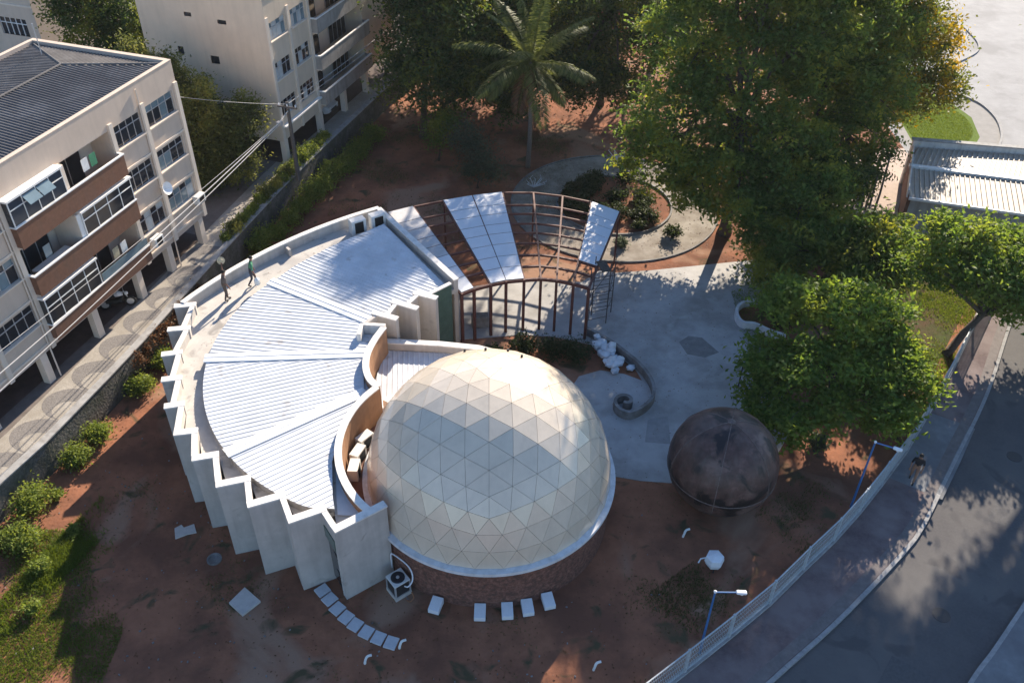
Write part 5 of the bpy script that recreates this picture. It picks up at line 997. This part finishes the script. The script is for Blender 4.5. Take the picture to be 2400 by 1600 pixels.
# coconut palm
cpm = thing('coconut_palm', 'tall coconut palm with long arching fronds near the round path', 'palm tree', (.88,56.4,0))
ct_ = [Vector((.88,56.4,0)), Vector((.98,56.3,2.4)), Vector((.95,56.1,5.2)), Vector((.9,56.0,7.75))]; m_ = MB(); m_.tube(smoothline([tuple(p) for p in ct_], 6), list(np.linspace(.19,.11,19)), 9); m_.build('trunk', 'palm_bark', cpm, smooth=True)
cb = Vector((.9,56.0,7.7))
for j in range(22):
    a = 2*math.pi*j*.382+.3; el = R(88-j*6.2); Lf = random.uniform(4.4,5.4) if j < 16 else random.uniform(3.2,4.0); pts = []; d = Vector((math.cos(a)*math.cos(el), math.sin(a)*math.cos(el), math.sin(el))); p = cb.copy()
    for i in range(15):
        pts.append(p.copy()); p = p+d*Lf/14; d = (d+Vector((0,0,-.055-.03*(i/14)))).normalized()
    f_ = MB(); f_.tube(pts, list(np.linspace(.035,.008,15)), 4); fo = f_.build('frond', 'palm_leaf', cpm); lf = MB()
    for i in range(2, 60):
        s_ = i/60*14; k0 = int(s_); q = pts[k0].lerp(pts[min(k0+1,14)], s_-k0); dd = (pts[min(k0+1,14)]-pts[k0]).normalized() if k0 < 14 else d; sd = dd.cross(Vector((0,0,1)))
        sd = sd.normalized() if sd.length > .05 else Vector((math.sin(a), -math.cos(a), 0)); ll = .95*math.sin(math.pi*min(1,(i/60)*.8+.15))**.7
        for sg in (-1,1):
            tip = q+sd*sg*ll*.85+dd*ll*.45+Vector((0,0,-ll*random.uniform(.25,.6))); md = q.lerp(tip,.5)+Vector((0,0,.06)); lf.add([q-dd*.02, md-dd*.05, tip, md+dd*.05], [(0,1,2,3)])
    tag(lf.build('leaflets', 'palm_leaf' if j < 20 else 'leaf_red', fo), kind='stuff')
for k in range(7): a = k*.9; m_ = MB(); m_.lathe((cb.x+.2*math.cos(a), cb.y+.2*math.sin(a), cb.z-.35), [(.04,-.1),(.10,0),(.04,.12)], 7); m_.build('coconut', 'leaf_bush', cpm)
# bushes below the wall, hedge, plants
def bush(name, label, c, r, n, leaf, m, group=None, cat='bush', flat=.8, spread=.16):
    t_ = thing(name, label, cat, (c[0], c[1], c[2]), group); lob = [(c[0]+random.uniform(-.3,.3)*r, c[1]+random.uniform(-.3,.3)*r, c[2]+r*random.uniform(.45,.75), r*random.uniform(.6,.8), r*random.uniform(.5,.65)) for _ in range(4)]
    P, cc = clumps(lob, n, 26, spread*r+.05, .5, flat); P = P[P[:,2] > c[2]+.03]; leafmesh('foliage', P, leaf, m, t_); m_ = MB()
    for k in range(6): q = Vector(cc[k]); m_.tube([Vector((c[0]+random.uniform(-.08,.08), c[1]+random.uniform(-.08,.08), c[2])), q.lerp(Vector(c),.5), q], [.03,.02,.01], 4)
    tag(m_.build('stems', 'bark', t_), kind='stuff'); return t_
for k, (x, y, r_, lb) in enumerate([(-20.2,25.0,.88,'large round shrub below the stone wall, second from the grass corner'),(-19.95,23.3,.80,'round shrub below the stone wall nearest the grass corner'),(-19.45,27.9,.70,'compact shrub below the stone wall next to the twin shrub'),(-18.95,29.3,.66,'compact shrub below the stone wall with pale leaf tips'),(-18.25,32.5,.68,'yellow-green shrub below the wall facing the fins'),(-17.75,34.6,.6,'yellow-green shrub below the wall by the first fin')]):
    bush('shrub', lb, (x, y, 0), r_, 110, .13, 'leaf_bush')
for k in range(11):
    t = k/10; x, y = -15.0+(4.6)*t+random.uniform(-.15,.15), 45.4+14.6*t
    bush('hedge_shrub', 'rounded green hedge shrub in the row below the far walkway', (x, y, 0), random.uniform(.75,1.05), 75, .15, 'leaf_bush', 'hedge shrubs along the retaining wall')
for k in range(20):
    t = k/19; y = 44.0+13*t+random.uniform(-.2,.2); x = np.interp(y, [e[1] for e in EDGE], [e[0] for e in EDGE])-.35
    bush('edge_plant', 'low leafy plant on the edge of the walkway', (x, y, 1.606), random.uniform(.28,.75), 36, .14, random.choice(['leaf_bush','leaf_bush','leaf_pine']), 'low plants along the walkway edge', 'plant')
P, cc = clumps([(np.interp(y, [e[1] for e in EDGE], [e[0] for e in EDGE])+.32, y, 1.25, .38, .45) for y in np.arange(33.6,39.6,.45)], 120, 22, .12, .3); cr = thing('dry_creeper', 'reddish dry creeper hanging over the stone wall', 'plant', (-17.9,36.6,0)); leafmesh('foliage', P[P[:,2] > .3], .14, 'leaf_red', cr)
m_ = MB()
for k in range(0,110,6): q = Vector(cc[k]); m_.tube([(q.x, q.y, 0), q], [.02,.01], 4)
tag(m_.build('stems', 'bark', cr), kind='stuff')
for k in range(4):
    x, y = -19.4+random.uniform(-.6,1.2)+.30*k*.5, 20.0+k*1.9; bush('weed_clump', 'straggly sunlit weed clump below the shrubs', (x, y, 0), random.uniform(.25,.42), 26, .13, 'leaf_bush', 'weed clumps below the shrubs', 'plant')
for k in range(34):   # dark planting in the round bed
    a = random.uniform(0,6.28); r_ = 3.3*math.sqrt(random.random()); bush('bed_plant', 'dark low plant in the round garden bed', (GC[0]+r_*math.cos(a), GC[1]+r_*math.sin(a), 0), random.uniform(.35,.75), 26, .17, 'leaf_weed', 'plants in the round garden bed', 'plant')
for x, y, r_, lb in ((9.9,47.6,.55,'dark spiky plant in front of the round bed on the path'),(6.6,46.5,.4,'small pale plant on the round path behind the pergola'),(-2.9,55,.6,'bluish plant on red soil left of the palm'),(2.1,35.9,.9,'dark weeds between the dome and the pergola posts'),(.6,36.3,.7,'low weeds in front of the middle pergola posts'),(-.9,35.6,.6,'sparse weeds in front of the left pergola posts'),(3.2,35.6,.9,'dark weeds beside the white rocks'),(14.6,38.9,.6,'dark plant in the white planter'),(14.3,29.6,.5,'small pale shrub at the foot of the leafy tree')):
    bush('low_plant', lb, (x, y, 0.02), r_, 45, .15, 'leaf_weed' if 'dark' in lb or 'weeds' in lb else 'leaf_grey', None, 'plant')
def blades(name, label, pts, h, m, cat='grass'):
    n = len(pts); a = rng.uniform(0,6.28,n); hh = h*rng.uniform(.5,1.3,n); w = .012+.010*rng.random(n); ln = rng.normal(size=(n,2))*.45*hh[:,None]
    V = np.zeros((n,3,3)); V[:,0,:2] = pts+np.c_[np.cos(a)*w,np.sin(a)*w]; V[:,1,:2] = pts-np.c_[np.cos(a)*w,np.sin(a)*w]; V[:,2,:2] = pts+ln; V[:,2,2] = hh; V[:,:2,2] = .0
    o = np.array([pts[:,0].mean(), pts[:,1].mean(), 0]); me = bpy.data.meshes.new(name); me.vertices.add(3*n); me.vertices.foreach_set('co', (V.reshape(-1,3)-o).ravel()); me.loops.add(3*n); me.loops.foreach_set('vertex_index', np.arange(3*n,dtype=np.int32)); me.polygons.add(n); me.polygons.foreach_set('loop_start', np.arange(0,3*n,3,dtype=np.int32)); me.polygons.foreach_set('loop_total', np.full(n,3,dtype=np.int32)); me.update()
    me.materials.append(M[m]); ob = bpy.data.objects.new(name, me); col.objects.link(ob); ob.location = tuple(o); return tag(ob, label, cat, kind='stuff')
def patchy(x0, x1, y0, y1, n, f, seed):
    r2 = np.random.default_rng(seed); P = np.c_[r2.uniform(x0,x1,n), r2.uniform(y0,y1,n)]; ph = r2.uniform(0,6,6)
    v = np.sin(P[:,0]*1.1+ph[0])+np.sin(P[:,1]*1.3+ph[1])+np.sin((P[:,0]+P[:,1])*.8+ph[2])+.8*np.sin(P[:,0]*2.9+ph[3])*np.sin(P[:,1]*2.6+ph[4]); return P[f(P, v+r2.normal(size=n)*.75)]
blades('corner_grass', 'sunlit grass in the corner below the shrubs', patchy(-25,-14.5,12.5,24,120000, lambda P, v: (v*.45 > -.6+1.6*((P[:,0]+24)/9+(P[:,1]-13)/9-1.2)), 3), .10, 'grass')
blades('tall_weeds', 'taller sunlit weeds in a band below the shrubs', patchy(-20.5,-15.5,19,26,50000, lambda P, v: (v > .2) & (np.abs((P[:,0]+18.9)-(P[:,1]-20.5)*.38) < .85), 13), .24, 'grass')
blades('site_grass', 'sparse dark grass tufts over the red soil', patchy(-19,8,13.5,27,120000, lambda P, v: (v > 2.35) & (np.hypot(P[:,0]+.85,P[:,1]-25.6) > 5.4), 5), .08, 'grass_dry')
blades('fence_weeds', 'dark weeds in the strip inside the fence', patchy(-2,15,14.5,28,130000, lambda P, v: (v > 1.3+1.1*(5.0-P[:,0]).clip(0)) & (P[:,1] > np.interp(P[:,0], [f[0] for f in FN], [f[1] for f in FN])+.25) & (P[:,1] < np.interp(P[:,0], [f[0] for f in FN], [f[1] for f in FN])+4.2) & (np.hypot(P[:,0]-9.03,P[:,1]-26.44) > .8), 6), .12, 'grass_dry')
blades('yard_grass', 'bright mown grass beside the concrete yard', patchy(29.8,35.2,60.6,70,26000, lambda P, v: (v > -9) & (np.hypot(P[:,0]-30.5,(P[:,1]-65.3)*.9) < 4.6), 8), .09, 'grass')
blades('garden_grass', 'thin grass over the red soil behind the pergola', patchy(-12,4,46,62,60000, lambda P, v: v > 1.2, 9), .10, 'grass_dry')
g = MB(); g.sheet([(16.6,33.4),(18.6,33.2),(20.6,34.0),(22.6,36.4),(24.8,39.6),(27.8,44.2),(24.5,46.5),(20,45.5),(17.6,43),(17.2,38)], .008); struct('verge', g, mat('verge_soil_shade', (.055,.070,.022), .95, var=.4, scale=3, bump=.5, bscale=12, c2=(.09,.055,.035), c2scale=.8, spec=.1))  # grassy soil sheet, its colour darkened to carry the black shade under the trees
blades('verge_grass', 'grass growing under the trees beside the plaza', patchy(12.5,27,31,43,90000, lambda P, v: (v > -.3) & (P[:,1] > np.interp(P[:,0], [f[0] for f in FN], [f[1] for f in FN])+.3), 10), .12, 'grass')
blades('joint_grass', 'grass growing along the foot of the walkway wall', patchy(-17.9,-15.4,37,45,9000, lambda P, v: (np.abs(P[:,0]-np.interp(P[:,1], [e[1] for e in EDGE], [e[0] for e in EDGE])-.4) < .2), 11), .14, 'grass')

nd = lambda P: (np.hypot(P[:,0]+.85,P[:,1]-25.6) > 5.3) & ~((P[:,0] > -16.3+(34-P[:,1]).clip(0)*.62) & (P[:,0] < -4.4) & (P[:,1] > 21))
litter('leaf_litter', 'fallen leaves and twigs on the red soil', -21, 8, 13.5, 31, 2600, 'leaf_red', .09, .02, nd)
litter('leaf_litter', 'fallen leaves on the concrete plaza', 4.5, 14, 27, 44, 500, 'leaf_red', .07, .045)
litter('leaf_litter', 'fallen leaves under the trees behind the pergola', -13, 20, 46, 70, 4500, 'leaf_red', .10, .04)
litter('leaf_litter', 'fallen leaves and twigs on the roof deck', -15.2, -6.2, 23.5, 43, 700, 'leaf_red', .06, 3.57, lambda P: (np.hypot(P[:,0]+3.72,P[:,1]-31.3) > 10.0) & (np.hypot(P[:,0]-4.51,P[:,1]-24.4) < 22.3) & (P[:,0] > -14.6+(30-P[:,1]).clip(0)*.75))
# ------------------------------------------------------------------ air
m_ = MB(); m_.prism([(-180,-50),(180,-50),(180,270),(-180,270)], -1.0, 31.0)
hz = bpy.data.materials.new('haze'); hz.use_nodes = True; hn = hz.node_tree.nodes; hn.clear(); ho = hn.new('ShaderNodeOutputMaterial'); hv = hn.new('ShaderNodeVolumePrincipled')
hv.inputs['Density'].default_value = .00013; hv.inputs['Color'].default_value = (.80,.84,.90,1); hv.inputs['Anisotropy'].default_value = .4; hz.node_tree.links.new(hv.outputs[0], ho.inputs['Volume'])
tag(m_.build('haze', hz), 'thin pale haze in the air', 'haze', kind='stuff')
